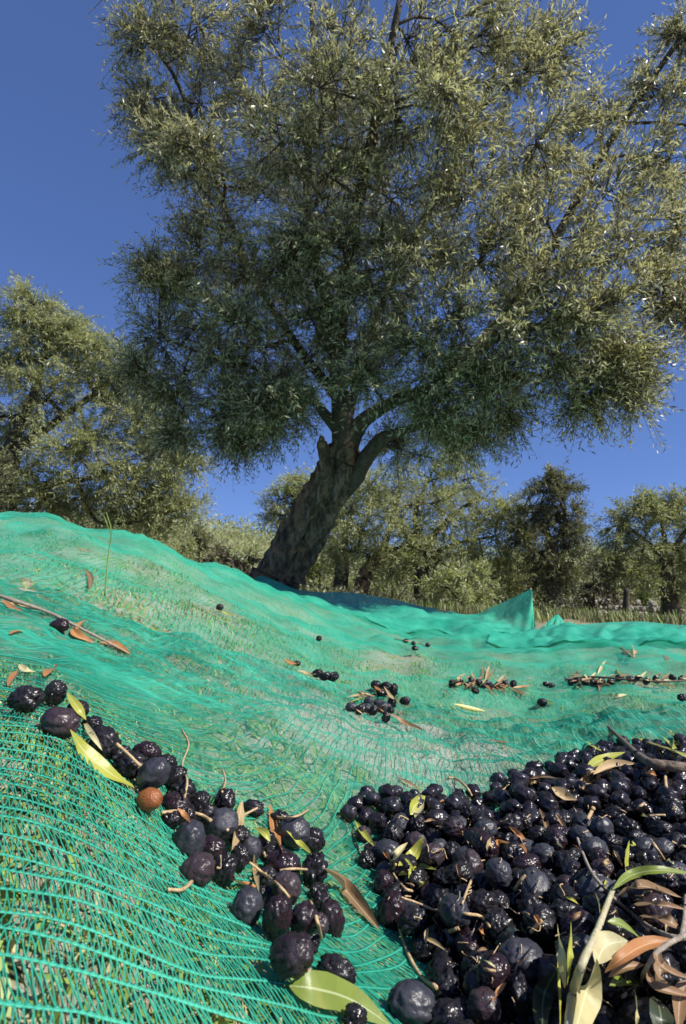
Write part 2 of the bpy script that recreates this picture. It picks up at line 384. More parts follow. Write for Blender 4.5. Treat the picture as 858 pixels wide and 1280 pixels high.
# ------------------------------------------------------------------ the main net: L-shaped rib lines in a soft corner
RIB = .0108; CELL = .0026; KK = .11
A0, B0 = 0.0, .27          # corner line x + y = A0 + B0
def net_xy(u, v):
    """u metres across the ribs, v metres along them"""
    u = u + .0020*np.sin(u/RIB*1.9) + .0016*np.sin(u/RIB*.83+v*9) + .0011*np.sin(v*70 + u*160)
    t = u - KK*np.logaddexp(0, v/KK); s = t + v
    x, y = A0 + s - .32*.06*np.logaddexp(0, s/.06), B0 - t
    x2 = x + .035*NZ[3](x, y, .9) + .10*(y-.2)*sstep(0,.5,y)*np.exp(-y) ; y2 = y + .035*NZ[4](x, y, .8) + .22*np.clip(x+.1, -.6, .15)
    return x2, y2
def in_view(x, y, z, mx, my):
    q0 = np.stack([x, y, z], -1) - CAM; d = q0@_f
    dd = np.maximum(d, 1e-4); px = CX + F*q0[...,0]/dd; py = CY - F*(q0@_u)/dd
    return (d > .05) & (px > -mx) & (px < 858+mx) & (py < 1280+my), d
DN = 1.12
def near_mask(x, y):  # region knitted from real strands
    return np.hypot(x, y-0.0) < DN
net = empty('harvest_net', (0, .5, float(H(np.array(0.), np.array(.5)))))
tag(net, 'large turquoise knitted harvest net spread over the slope, carrying the heap of olives', 'net')
# strands
iu = np.arange(-int(1.5/RIB), int(1.6/RIB)); iv = np.arange(-int(1.7/CELL), int(2.6/CELL))
U, Vv = np.meshgrid(iu*RIB, iv*CELL, indexing='ij')
X, Y = net_xy(U, Vv)
cell_len = 1
lim = np.hypot(X, Y) < DN+.05
Xc, Yc = np.where(lim, X, 0), np.where(lim, Y, .3)
Z = np.zeros_like(X); ii = np.where(lim); Z[ii] = H(X[ii], Y[ii])
vis, dep = in_view(X, Y, Z, 60, 60)
ok = lim & vis & (np.hypot(X, Y) < DN)
G = np.stack([X, Y, Z + .0008], -1)
def skew(u, v): return np.tanh(v/(2*(KK + .7*np.abs(u))))
X2, Y2 = net_xy(U + RIB, Vv + CELL*.5 + RIB*np.tanh(Vv/(2*KK)))
ok &= np.hypot(X2, Y2) < DN + .04
Z2 = np.zeros_like(X); i2 = np.where(ok); Z2[i2] = H(X2[i2], Y2[i2]); G2 = np.stack([X2, Y2, Z2 + .0008], -1)
def hole(a): return a
# threads: zigzag rib i -> rib i+1
a0 = G[:-1,:-1]; b0 = G2[:-1,:-1]; c0 = G[:-1,1:]
okk = ok[:-1,:-1] & ok[1:,:-1] & ok[:-1,1:] & ok[1:,1:]
a_, b_, c_ = a0[okk], b0[okk], c0[okk]
dist = np.linalg.norm(a_-CAM, axis=1)
jit = rng.normal(0, .00035, (len(a_), 3))
seg = np.concatenate([np.stack([a_, .5*(a_+b_)+jit, b_], 1), np.stack([b_, .5*(b_+c_)-jit, c_], 1)])
ds = np.concatenate([dist, dist])
bare = lambda p: np.clip(1.1*np.exp(-((p[:,0]-.08)/.22)**2 - ((p[:,1]-.80)/.22)**2) + .9*np.exp(-((p[:,0]+.10)/.14)**2 - ((p[:,1]-.52)/.2)**2), 0, 1)
rad = (.00026 + .00008*sstep(.25, 1.3, ds))*(1-.62*np.concatenate([bare(a_), bare(a_)]))*rng.uniform(.8, 1.25, len(ds))
mb = MB()
ne = ds < .5
V_, q_ = tubes(seg[ne], rad[ne][:,None], 3); mb.add(V_, q_)
sg = seg[~ne][:, ::2]; V_, q_ = tubes(sg, rad[~ne][:,None], 3); mb.add(V_, q_)
thr = link('net_threads', mb.mesh('net_threads', [MAT['net']]), net); tag(thr, kind='stuff')
# ribs: two plies each
mb = MB()
rr_ = []
o1 = ok[:,:-1] & ok[:,1:]
I, J = np.where(o1)
p0, p1 = G[I, J], G[I, J+1]
dr = p1-p0; Nn = np.cross(dr, [0,0,1.0]); Nn /= np.maximum(np.linalg.norm(Nn, axis=1, keepdims=True), 1e-9)
dist = np.linalg.norm(p0-CAM, axis=1); w = (.00045 - .00002*sstep(.3, .8, dist))*rng.uniform(.8,1.2,len(dist)); w = w[:,None]
up = np.array([0,0,.0004])
nr_ = dist < .55
for s in (-1, 1):
    pm = .5*(p0+p1) + s*Nn*w*1.5 + up
    seg = np.stack([p0 - s*Nn*w*.5, pm, p1 - s*Nn*w*.5], 1)
    V_, q_ = tubes(seg[nr_], w[nr_], 3); mb.add(V_, q_)
V_, q_ = tubes(np.stack([p0, p1 + (p1-p0)*.1], 1)[~nr_], w[~nr_]*rng.uniform(1.0, 1.7, (int((~nr_).sum()), 1)), 3); mb.add(V_, q_)
ribs = link('net_ribs', mb.mesh('net_ribs', [MAT['net']]), net); tag(ribs, kind='stuff')
# sheet beyond the strands
def lattice(u0, u1, v0, v1, du, dv):
    u = np.arange(u0, u1, du); v = np.arange(v0, v1, dv); return np.meshgrid(u, v, indexing='ij')
U, Vv = lattice(-5.5, 5.5, -6.5, 9.5, .026, .026)
X, Y = net_xy(U, Vv)
Rr = np.hypot(X, Y); sel = (Rr < 5.6) & (Y > -.9)
Z = np.zeros_like(X); ii = np.where(sel); Z[ii] = H(X[ii], Y[ii])
vis, dep = in_view(X, Y, Z, 500, 300)
# the edge of the cloth: ends behind the ridge on the left and in front of the tree
edge = (Y < 3.55 + .25*np.sin(X*2.1) - .25*np.clip(X, 0, 3)) & (X < 3.2)
keep = sel & vis & edge & (Rr > DN-.03)
# exclude faces fully inside the strand region
fk = keep[:-1,:-1] & keep[1:,:-1] & keep[:-1,1:] & keep[1:,1:]
idx = np.arange(X.size).reshape(X.shape)
q = np.stack([idx[:-1,:-1], idx[1:,:-1], idx[1:,1:], idx[:-1,1:]], -1)[fk]
V = np.stack([X, Y, Z + .0006], -1).reshape(-1, 3)
used = np.unique(q); rm = -np.ones(len(V), int); rm[used] = np.arange(len(used)); q = rm[q]; 
dn = -.06 + .36*sstep(.9, 2.6, Rr) - .45*np.clip(NZ[2](X, Y, .8)-.1, 0, 1) + .20*NZ[4](X, Y, .3)
me = mesh('net_cloth', V[used], q, [MAT['net_sheet']], attrs={'dense': dn.ravel()[used]}, uv=np.stack([U/RIB, (Vv - U*skew(U, Vv))/CELL], -1).reshape(-1, 2)[used])
tag(link('net_cloth', me, net), kind=None)

def net_patch(name, label, top, front, du=.03, sag=.05, group=None, parent=None, cat='net', drape=.02, nv=26):
    """cloth hung between a back edge and a front edge, each a list of (px,py,d)"""
    tp = smooth_path([P(*a) for a in top], 90); fr_ = smooth_path([P(*a) for a in front], 90)
    t = np.linspace(0, 1, nv)[None,:,None]
    G = tp[:,None]*(1-t) + fr_[:,None]*t
    s = np.linspace(0, 1, 90)[:,None]; tt = t[0,:,0][None]
    G[...,2] -= sag*np.sin(np.pi*tt)*(1+.3*np.sin(s*9))
    G[...,2] += drape*np.sin(s*38 + 2.2*tt + 1.5*np.sin(s*11))*np.sin(np.pi*np.clip(tt*1.0+.02,0,1)) + .5*drape*np.sin(s*90+tt*7)*tt*(1-tt)*3
    Lu = np.concatenate([[0], np.cumsum(np.linalg.norm(np.diff(G[:,nv//2], axis=0), axis=1))]); Lv = np.concatenate([[0], np.cumsum(np.linalg.norm(np.diff(G[45], axis=0), axis=1))])
    uv = np.stack(np.broadcast_arrays(Lu[:,None]/RIB, Lv[None]/CELL), -1).reshape(-1, 2)
    G[...,2] = np.maximum(G[...,2], H(G[...,0], G[...,1]) + .012)
    idx = np.arange(90*nv).reshape(90, nv); q = np.stack([idx[:-1,:-1], idx[1:,:-1], idx[1:,1:], idx[:-1,1:]], -1).reshape(-1, 4)
    me = mesh(name, G.reshape(-1,3), q, [MAT['net_sheet']], attrs={'dense': .95*np.ones(90*nv)}, uv=uv)
    o = link(name, me, parent)
    if label: tag(o, label, cat, group)
    return o
net_patch('harvest_net', 'second turquoise net beyond the first, pulled up to a sharp peak on a thin stake',
   [(318,716,4.55),(350,728,4.25),(372,737,4.2),(400,740,4.2),(440,741,4.3),(500,751,4.3),(548,763,4.2),(590,768,4.0),(612,760,3.8),(640,748,3.6),(663,737,3.4),(664.5,738,3.38)],
   [(330,790,3.4),(370,785,3.3),(400,790,3.2),(440,800,3.1),(480,808,3.0),(540,812,2.9),(600,812,2.8),(640,806,2.85),(660,800,2.9),(672,795,2.95)], sag=.03, drape=.012)
net_patch('harvest_net', 'third turquoise net humped up over grass at the right edge behind the first net',
   [(628,803,2.75),(655,792,2.8),(690,784,2.85),(745,779,2.9),(800,777,2.9),(860,782,2.8),(930,785,2.7)],
   [(610,818,2.3),(655,812,2.2),(700,812,2.15),(745,815,2.1),(800,818,2.1),(860,822,2.05),(930,826,2.0)], sag=-.02, drape=.010)
net_patch('net_fold', 'small loose flap of net standing beside the stake', [(688,775,3.2),(697,768,3.2),(706,778,3.2),(716,790,3.15)], [(672,796,2.9),(690,797,2.9),(705,797,2.9),(722,800,2.9)], sag=.0, drape=.01)
st = rod([P(663.5,735,3.4), P(666,770,3.4), P(668,800,3.4)], [.006,.007,.007], 6); tag(link('stake', mesh('stake', *st, [MAT['twig_grey']])), 'thin wooden stake holding up the peak of the second net', 'stake')

# ------------------------------------------------------------------ trees
def leaf_cloud(base, dirs, normals, L, Wd, tone, full=False):
    """base (n,3), dirs unit, normals unit, L,Wd (n,) -> six-vertex folded leaves"""
    n = len(base); side = np.cross(dirs, normals); side /= np.maximum(np.linalg.norm(side, axis=1, keepdims=True), 1e-9)
    nn = np.cross(side, dirs)
    def pt(t, s, h): return base + dirs*(L*t)[:,None] + side*(Wd*s)[:,None] + nn*(L*h)[:,None]
    o = np.ones(n)
    if not full:
        V = np.stack([pt(0*o, 0*o, 0*o), pt(.48*o, .5*o, .05*o), pt(.48*o, -.5*o, .05*o), pt(o, 0*o, -.06*o)], 1)
        k = np.arange(n)[:,None]*4
        return V.reshape(-1,3), np.concatenate([k+np.array([[0,1,2]]), k+np.array([[1,3,2]])]), np.repeat(tone, 4)
    V = np.stack([pt(0*o, 0*o, 0*o), pt(.38*o, .5*o, .04*o), pt(.38*o, -.5*o, .04*o), pt(.72*o, .38*o, .02*o), pt(.72*o, -.38*o, .02*o), pt(o, 0*o, -.07*o)], 1)
    k = np.arange(n)[:,None]*6
    T = np.concatenate([k+np.array([[0,1,2]]), k+np.array([[1,3,2]]), k+np.array([[2,3,4]]), k+np.array([[3,5,4]])])
    return V.reshape(-1,3), T, np.repeat(tone, 6)
def unit(v): return v/np.maximum(np.linalg.norm(v, axis=-1, keepdims=True), 1e-9)

def grow(limbs, lobes, nsub, ntw, nleaf, leafL, mat, twig_len=.30, seed=1, droop=.25, tw_r=.0022, br_r=.012, tri=True, single=0, tone_bias=0.0, thin=1.0):
    """limbs: list of (path, radii). lobes: (px,py,rpx,d). returns dict of mesh data"""
    g = np.random.default_rng(seed)
    LP = np.concatenate([smooth_path(p, 30) for p, r in limbs])
    LR = np.concatenate([np.interp(np.linspace(0,1,30), np.linspace(0,1,len(r)), r) for p, r in limbs])
    br = []; brr = []; B, Dd, Nn, Ls, Tn = [], [], [], [], []; tw = []
    for (px, py, rp, d) in lobes:
        c = P(px, py, d); R = rp/F*d
        dd = np.linalg.norm(LP-c, axis=1) + .35*np.maximum(0, LP[:,2]-c[2]+.1)
        k = np.argmin(dd); s = LP[k]; r0 = max(min(LR[k]*.6, br_r*1.8), br_r)
        mid_ = .5*(s+c) + g.normal(0, .08*np.linalg.norm(c-s)+.01, 3) + [0,0,.06*np.linalg.norm(c-s)]
        br.append(smooth_path([s, mid_, c], 8)); brr.append(np.linspace(r0, br_r*.55, 8))
        ns = nsub if isinstance(nsub, int) else int(nsub)
        ends = unit(g.normal(0, 1, (ns, 3)))*(R*(.2 + 1.35*g.beta(1.5, 1.7, ns)))[:,None]
        ends[:,2] *= .85
        for e in ends:
            t0 = g.uniform(.45, 1); b0 = br[-1] if False else None
            src = s*(1-t0) + c*t0 if g.random() < .4 else c
            end = c + e
            m1 = .5*(src+end) + g.normal(0, .10*R, 3)
            path = smooth_path([src, m1, end + [0,0,-droop*.15*R]], 6)
            br.append(smooth_path(path, 8)); brr.append(np.linspace(br_r*.5, br_r*.15, 8))
            nt_ = ntw
            tpos = g.uniform(.3, 1.0, nt_); base = np.array([np.interp(tpos, np.linspace(0,1,6), path[:,i]) for i in range(3)]).T
            dirb = unit(end-src)
            dr = unit(dirb*.7 + g.normal(0, .62, (nt_,3)) + unit(e)*.35 + [0,0,.10])
            ln = twig_len*g.uniform(.55, 1.25, nt_)
            sg = np.linspace(0,1,4)[None,:,None]
            bend = g.normal(0, .12, (nt_,3)); bend[:,2] -= droop
            tp = base[:,None] + dr[:,None]*ln[:,None,None]*sg + bend[:,None]*ln[:,None,None]*sg**2
            tw.append(tp)
            lt = np.linspace(.12, 1.0, nleaf)
            for_j = tp[:,0][:,None] + dr[:,None]*(ln[:,None]*lt)[...,None] + bend[:,None]*(ln[:,None]*lt**2)[...,None]
            tdir = unit(dr[:,None] + 2*bend[:,None]*lt[None,:,None])
            for sidee in (1, -1):
                rv = g.normal(0, 1, (nt_, nleaf, 3)); perp = unit(np.cross(tdir, rv))
                ld = unit(tdir*g.uniform(.5, 1.1, (nt_, nleaf, 1)) + sidee*perp*.8 + [0,0,.05])
                nm = unit(g.normal(0, .75, (nt_, nleaf, 3)) + [0,0,.8])
                B.append(for_j.reshape(-1,3)); Dd.append(ld.reshape(-1,3)); Nn.append(nm.reshape(-1,3))
    B, Dd, Nn = np.concatenate(B), np.concatenate(Dd), np.concatenate(Nn)
    L = leafL*g.uniform(.6, 1.25, len(B)); tone = np.clip(g.beta(2, 2.4, len(B))*.95 + tone_bias + .04*np.sin(B[:,0]*4)+.05*np.sin(B[:,2]*5), 0, 1)
    tone = np.where(g.random(len(B)) < .012, .98, np.minimum(tone, .92))
    return dict(br=np.array(br), brr=np.array(brr), tw=np.concatenate(tw), B=B, D=Dd, N=Nn, L=L, tone=tone, tw_r=tw_r)
LEAF1 = {}
def build_tree(name, label, cat, trunk, limbs, lobes, mat, group=None, trunk_fn=None, bark='bark', single=0, wr=.2, **kw):
    root = empty(name, trunk[0][0]); tag(root, label, cat, group)
    if trunk_fn: trunk_fn(root)
    else:
        V, f = rod(trunk[0], trunk[1], 14, 24, .06); link('trunk', mesh('trunk', V, f, [MAT[bark]]), root)
    for p, r in limbs:
        V, f = rod(p, r, 9, 30, .05); link('limb', mesh('limb', V, f, [MAT['branch']]), root)
    gd = grow(limbs + [(trunk[0][-2:], trunk[1][-2:])], lobes, mat=mat, **kw)
    mb = MB(); V, q = tubes(gd['br'][:,::2] if True else gd['br'], gd['brr'][:,::2], 4); mb.add(V, q)
    V, q = tubes(gd['tw'][:,[0,2,3]], gd['tw_r']*np.array([1.3,.9,.4])[None], 3); mb.add(V, q)
    tag(link('branches', mb.mesh('branches', [MAT['branch']]), root), kind='stuff')
    B, Dd, Nn, L, tn = gd['B'], gd['D'], gd['N'], gd['L'], gd['tone']
    if single:
        px, py, d = CX + F*(B-CAM)@_r/((B-CAM)@_f), CY - F*((B-CAM)@_u)/((B-CAM)@_f), (B-CAM)@_f
        infr = (px > 5) & (px < 853) & (py > 5) & (py < 600)
        order = np.argsort(np.where(infr, d/L, 1e9))[:single]
        V, T, to = leaf_cloud(np.zeros((1,3)), np.array([[1.,0,0]]), np.array([[0,0,1.]]), np.ones(1), np.ones(1)*wr, np.array([.5]), True)
        vs = [mesh('leaf', V, T, [mat], False, {'tone': to*0 + t}) for t in (.3, .5, .7, .9)]
        for k in order:
            x = Vector(Dd[k]); y = Vector(Nn[k]).cross(x).normalized(); z = x.cross(y)
            o = bpy.data.objects.new('leaf', vs[k % 4]); C.objects.link(o); o.parent = root
            mt = Matrix((x, y, z)).transposed().to_4x4() @ Matrix.Scale(float(L[k]), 4); mt.translation = Vector(B[k]) - root.location
            o.matrix_local = mt
        msk = np.ones(len(B), bool); msk[order] = False; B, Dd, Nn, L, tn = B[msk], Dd[msk], Nn[msk], L[msk], tn[msk]
    V, T, to = leaf_cloud(B, Dd, Nn, L, L*wr, tn)
    tag(link('foliage' , mesh('foliage', V, T, [mat], False, {'tone': to}), root), kind='stuff')
    return root

def main_trunk(root):
    """gnarled leaning trunk with flutes, burls and a rotten stub"""
    c = smooth_path([P(332,775,4.62), P(345,725,4.6), P(362,690,4.58), P(392,640,4.55), P(415,600,4.52), P(430,565,4.5), P(438,538,4.5)], 150)
    rp = np.interp(np.linspace(0,1,150), [0,.1,.3,.5,.62,.72,.85,1], [.23,.185,.160,.150,.144,.140,.115,.02])
    k = 96; T = np.gradient(c, axis=0); N, Bn = frames(T); a = np.linspace(0, 2*np.pi, k, endpoint=False)
    s = np.linspace(0,1,150)[:,None]; A = a[None]
    tw_ = A + 1.3*s
    disp = .16*np.sin(3*tw_+.6) + .10*np.sin(5*tw_+2+2*s) + .07*np.sin(9*tw_-3*s) + .05*NZ[0](np.cos(A)*1.2+s*0, np.sin(A)*1.2 + s*4, .7) + .05*NZ[1](tw_*1.0, s*7, .55)
    disp += .035*NZ[2](tw_*3, s*6, .5) + .02*NZ[3](tw_*7, s*9, .45)
    def burl(s0, a0, ws, wa, h): return h*np.exp(-((s-s0)/ws)**2 - (np.angle(np.exp(1j*(A-a0)))/wa)**2)
    disp += burl(.60, 0.9, .07, .5, .30) + burl(.42, 2.2, .07, .6, .12) + burl(.78, 4.0, .06, .5, .22) - burl(.53, 1.2, .035, .4, .22)
    r = rp[:,None]*(1 + disp)
    V = c[:,None] + r[...,None]*(np.cos(A)[...,None]*N[:,None] + np.sin(A)[...,None]*Bn[:,None])
    idx = np.arange(150*k).reshape(150, k); q = np.stack([idx[:-1], np.roll(idx[:-1],-1,1), np.roll(idx[1:],-1,1), idx[1:]], -1).reshape(-1,4)
    link('trunk', mesh('trunk', V.reshape(-1,3), q, [MAT['bark']]), root)
    V, f = rod([P(418,592,4.5), P(408,572,4.45), P(403,556,4.42), P(402,545,4.40)], [.08,.055,.045,.015], 14, 20, .12)
    link('broken_stub', mesh('broken_stub', V, f, [MAT['bark']]), root)
mt_tr = ([P(345,725,4.6), P(392,640,4.55), P(430,560,4.5), P(436,535,4.5)], [.27,.26,.2,.15])
limbs = [
 ([P(418,608,4.52),P(430,565,4.5),P(428,520,4.5),P(420,450,4.5),P(405,370,4.5),P(388,300,4.5),P(385,200,4.5),P(392,80,4.5),P(385,-60,4.5)], [.06,.115,.085,.06,.055,.045,.034,.02,.01]),
 ([P(415,608,4.52),P(432,560,4.5),P(455,525,4.45),P(500,498,4.3),P(545,480,4.1),P(600,425,4.0),P(650,370,3.9),P(720,300,3.8)], [.06,.10,.062,.046,.036,.026,.018,.010]),
 ([P(418,630,4.52),P(440,600,4.5),P(457,573,4.45),P(478,548,4.4),P(500,540,4.3),P(560,520,4.2),P(640,470,4.1),P(740,480,4.0)], [.06,.085,.068,.055,.035,.025,.018,.010]),
 ([P(432,540,4.5),P(455,440,4.6),P(500,330,4.6),P(560,220,4.5),P(620,90,4.4),P(660,-40,4.3)], [.04,.04,.035,.03,.022,.012]),
 ([P(560,475,4.1),P(630,400,4.4),P(700,290,4.6),P(755,190,4.6),P(845,55,4.5),P(900,-30,4.4)], [.05,.045,.04,.032,.02,.012]),
 ([P(425,500,4.5),P(370,430,4.6),P(310,330,4.6),P(260,200,4.5),P(215,90,4.4),P(170,40,4.4)], [.05,.032,.026,.02,.014,.008]),
 ([P(424,540,4.5),P(380,490,4.4),P(320,460,4.3),P(250,440,4.4),P(200,420,4.5)], [.05,.028,.02,.014,.008]),
 ([P(420,455,4.5),P(440,300,4.0),P(470,150,3.7),P(500,0,3.5)], [.06,.045,.035,.02]),
 ([P(600,425,4.0),P(700,400,3.7),P(790,360,3.5)], [.035,.022,.012]),
 ([P(640,320,4.4),P(740,330,4.3),P(830,290,4.2)], [.035,.022,.012])]
lobes = []
for (px, py, rp, d) in [
 (186,45,40,4.3),(184,125,36,4.4),(250,30,60,4.3),(250,130,60,4.5),(205,185,36,4.4),(240,215,38,4.5),(330,40,70,4.2),(320,140,65,4.6),(330,240,65,4.8),
 (245,320,52,4.5),(208,350,30,4.3),(275,290,55,4.4),(200,420,42,4.5),(255,400,60,4.6),(225,490,44,4.6),(275,500,48,4.4),(330,350,70,5.0),(330,440,60,4.8),(330,520,42,4.6),
 (380,470,50,5.0),(300,545,20,4.5),
 (420,60,75,4.0),(420,170,70,4.6),(410,270,60,5.2),(440,370,70,5.2),(510,50,75,3.7),(500,150,70,3.7),(490,250,65,4.2),(520,330,60,3.9),(480,420,60,4.7),
 (590,60,70,3.8),(590,150,70,3.7),(590,240,68,3.8),(600,330,65,3.9),(560,400,62,3.8),(660,90,65,4.0),(670,180,70,3.9),(680,270,65,3.7),(690,350,60,3.6),(640,400,62,3.6),
 (690,60,36,4.2),(750,150,50,4.3),(760,240,62,4.0),(770,320,58,3.8),(740,390,48,3.6),(830,120,48,4.5),(835,200,50,4.4),(845,290,52,4.2),(830,360,36,4.0),(870,380,30,4.0),
 (850,45,26,4.5),(900,200,70,4.6),(900,320,60,4.4),(920,90,60,4.6),
 (560,470,55,4.0),(615,468,44,3.9),(590,535,30,4.2),(550,540,32,4.5),(640,515,26,4.2),(700,445,36,3.8),(750,455,32,3.9),(785,485,24,3.9),(735,500,18,3.9),(790,440,24,3.8),(500,560,36,4.8),(520,500,40,4.8),
 
 (300,-60,90,4.3),(450,-70,90,4.0),(600,-70,90,3.9),(180,-50,60,4.3),(480,200,50,5.4),(560,290,60,5.3),(370,200,60,5.4),(650,230,60,5.2),(430,120,70,5.4)]:
    lobes.append((px, py, rp, d))
for (px, py, rp, d) in [(400,110,70,3.6),(410,220,62,3.8),(430,310,55,3.9),(360,330,50,4.0),(350,180,60,3.8),(470,360,50,3.9),(560,110,60,3.4),(300,400,46,4.0),(372,300,34,3.9),(455,470,30,4.0),(250,180,44,4.0),(190,335,14,4.3),(180,470,30,4.6),(220,540,18,4.6),(350,470,50,4.1),(390,400,44,4.2),(300,340,52,4.2),(370,340,50,4.4),(440,430,44,4.2),(330,500,40,4.1),(520,430,44,3.9),(285,450,40,4.3),(460,300,50,4.2),(365,510,32,4.6),(315,530,30,4.6),(280,535,28,4.5),(600,470,34,3.8),(540,520,34,4.0),(700,380,44,3.6),(770,450,30,3.8)]:
    lobes.append((px, py, rp, d))
lobes = [(a, b, max(c-13, 9), e) for a, b, c, e in lobes]
build_tree('olive_tree', 'big old olive tree with thick leaning gnarled trunk, its crown filling the top', 'olive tree', mt_tr, limbs, lobes, MAT['leaf'],
   trunk_fn=main_trunk, nsub=15, ntw=11, nleaf=10, leafL=.046, twig_len=.26, seed=3, single=200, tw_r=.0018, br_r=.010, wr=.20)

def bg_tree(label, trunk, tr, limbs, lobes, mat, seed, nsub=10, ntw=7, nleaf=8, leafL=.085, name='olive_tree', cat='olive tree', group='olive trees of the grove behind', **kw):
    lobes = [(a, b, c*.98, e) for a, b, c, e in lobes]; nsub = int(nsub*1.45); limbs = [(l, [.7*x for x in r]) for l, r in limbs]
    return build_tree(name, label, cat, ([P(*a) for a in trunk], tr), [([P(*a) for a in l], r) for l, r in limbs], lobes, mat, group=group, seed=seed, nsub=nsub, ntw=ntw, nleaf=nleaf, leafL=leafL, bark='branch' if 'bark' not in kw else kw.pop('bark'), **kw)
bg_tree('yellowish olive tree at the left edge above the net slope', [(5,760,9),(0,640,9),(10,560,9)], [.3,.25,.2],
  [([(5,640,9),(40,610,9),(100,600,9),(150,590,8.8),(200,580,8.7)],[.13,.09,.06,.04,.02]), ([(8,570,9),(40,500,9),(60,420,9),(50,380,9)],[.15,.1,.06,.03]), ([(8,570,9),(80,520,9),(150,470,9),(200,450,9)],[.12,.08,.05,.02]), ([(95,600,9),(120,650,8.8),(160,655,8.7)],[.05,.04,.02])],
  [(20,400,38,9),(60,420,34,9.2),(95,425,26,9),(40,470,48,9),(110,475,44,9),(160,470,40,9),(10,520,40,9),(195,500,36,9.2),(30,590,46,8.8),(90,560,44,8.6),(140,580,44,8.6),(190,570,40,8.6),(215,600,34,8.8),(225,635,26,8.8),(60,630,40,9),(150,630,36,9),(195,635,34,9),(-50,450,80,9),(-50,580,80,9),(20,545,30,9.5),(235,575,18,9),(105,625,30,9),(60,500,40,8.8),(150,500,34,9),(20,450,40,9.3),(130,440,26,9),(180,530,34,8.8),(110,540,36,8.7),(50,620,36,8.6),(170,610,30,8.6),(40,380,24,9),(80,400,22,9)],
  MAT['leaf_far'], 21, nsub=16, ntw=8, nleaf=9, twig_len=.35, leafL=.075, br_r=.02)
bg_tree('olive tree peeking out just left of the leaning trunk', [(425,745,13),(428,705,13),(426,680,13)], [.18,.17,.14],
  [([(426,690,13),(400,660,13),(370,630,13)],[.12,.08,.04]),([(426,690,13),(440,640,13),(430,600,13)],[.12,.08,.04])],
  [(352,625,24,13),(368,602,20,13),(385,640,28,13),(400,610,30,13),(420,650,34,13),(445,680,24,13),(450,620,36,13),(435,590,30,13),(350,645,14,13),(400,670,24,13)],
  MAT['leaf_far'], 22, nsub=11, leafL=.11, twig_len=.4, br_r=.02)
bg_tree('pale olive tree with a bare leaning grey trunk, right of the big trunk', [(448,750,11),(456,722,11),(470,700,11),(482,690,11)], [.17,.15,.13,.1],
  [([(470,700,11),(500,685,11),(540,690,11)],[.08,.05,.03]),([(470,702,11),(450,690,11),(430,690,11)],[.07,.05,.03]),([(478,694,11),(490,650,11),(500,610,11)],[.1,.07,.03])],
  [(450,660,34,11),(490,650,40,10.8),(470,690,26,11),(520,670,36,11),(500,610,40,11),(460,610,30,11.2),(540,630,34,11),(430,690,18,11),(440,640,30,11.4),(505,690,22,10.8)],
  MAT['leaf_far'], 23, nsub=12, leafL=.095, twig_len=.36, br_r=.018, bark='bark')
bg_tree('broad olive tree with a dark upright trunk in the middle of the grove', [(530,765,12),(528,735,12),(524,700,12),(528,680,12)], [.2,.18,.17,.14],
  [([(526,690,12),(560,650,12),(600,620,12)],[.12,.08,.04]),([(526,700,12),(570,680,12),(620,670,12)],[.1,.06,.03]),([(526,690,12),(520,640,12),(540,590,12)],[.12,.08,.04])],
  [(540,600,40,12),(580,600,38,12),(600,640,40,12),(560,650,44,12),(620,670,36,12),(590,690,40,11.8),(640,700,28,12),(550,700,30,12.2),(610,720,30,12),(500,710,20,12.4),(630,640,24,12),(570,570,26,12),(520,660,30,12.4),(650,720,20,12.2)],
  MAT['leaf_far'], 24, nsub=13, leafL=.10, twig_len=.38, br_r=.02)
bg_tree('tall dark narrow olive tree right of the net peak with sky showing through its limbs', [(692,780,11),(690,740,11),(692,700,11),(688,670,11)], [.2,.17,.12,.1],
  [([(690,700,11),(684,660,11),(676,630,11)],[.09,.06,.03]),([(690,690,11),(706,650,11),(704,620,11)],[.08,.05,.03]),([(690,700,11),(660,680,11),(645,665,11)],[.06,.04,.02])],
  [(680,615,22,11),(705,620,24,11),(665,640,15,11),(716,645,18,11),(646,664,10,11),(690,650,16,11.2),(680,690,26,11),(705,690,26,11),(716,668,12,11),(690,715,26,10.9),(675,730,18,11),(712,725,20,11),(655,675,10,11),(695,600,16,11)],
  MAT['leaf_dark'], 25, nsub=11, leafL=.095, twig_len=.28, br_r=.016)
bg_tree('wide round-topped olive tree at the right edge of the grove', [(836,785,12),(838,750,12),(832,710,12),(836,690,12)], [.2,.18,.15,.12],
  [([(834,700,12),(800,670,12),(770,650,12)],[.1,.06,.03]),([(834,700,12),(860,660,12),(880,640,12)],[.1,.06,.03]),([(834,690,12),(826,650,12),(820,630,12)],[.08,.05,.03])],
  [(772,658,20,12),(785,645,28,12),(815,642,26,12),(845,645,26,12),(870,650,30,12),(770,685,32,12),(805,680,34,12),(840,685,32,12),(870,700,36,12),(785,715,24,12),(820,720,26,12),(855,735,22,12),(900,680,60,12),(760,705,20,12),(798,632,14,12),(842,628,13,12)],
  MAT['leaf_far'], 26, nsub=12, leafL=.095, twig_len=.32, br_r=.018, tone_bias=-.15)
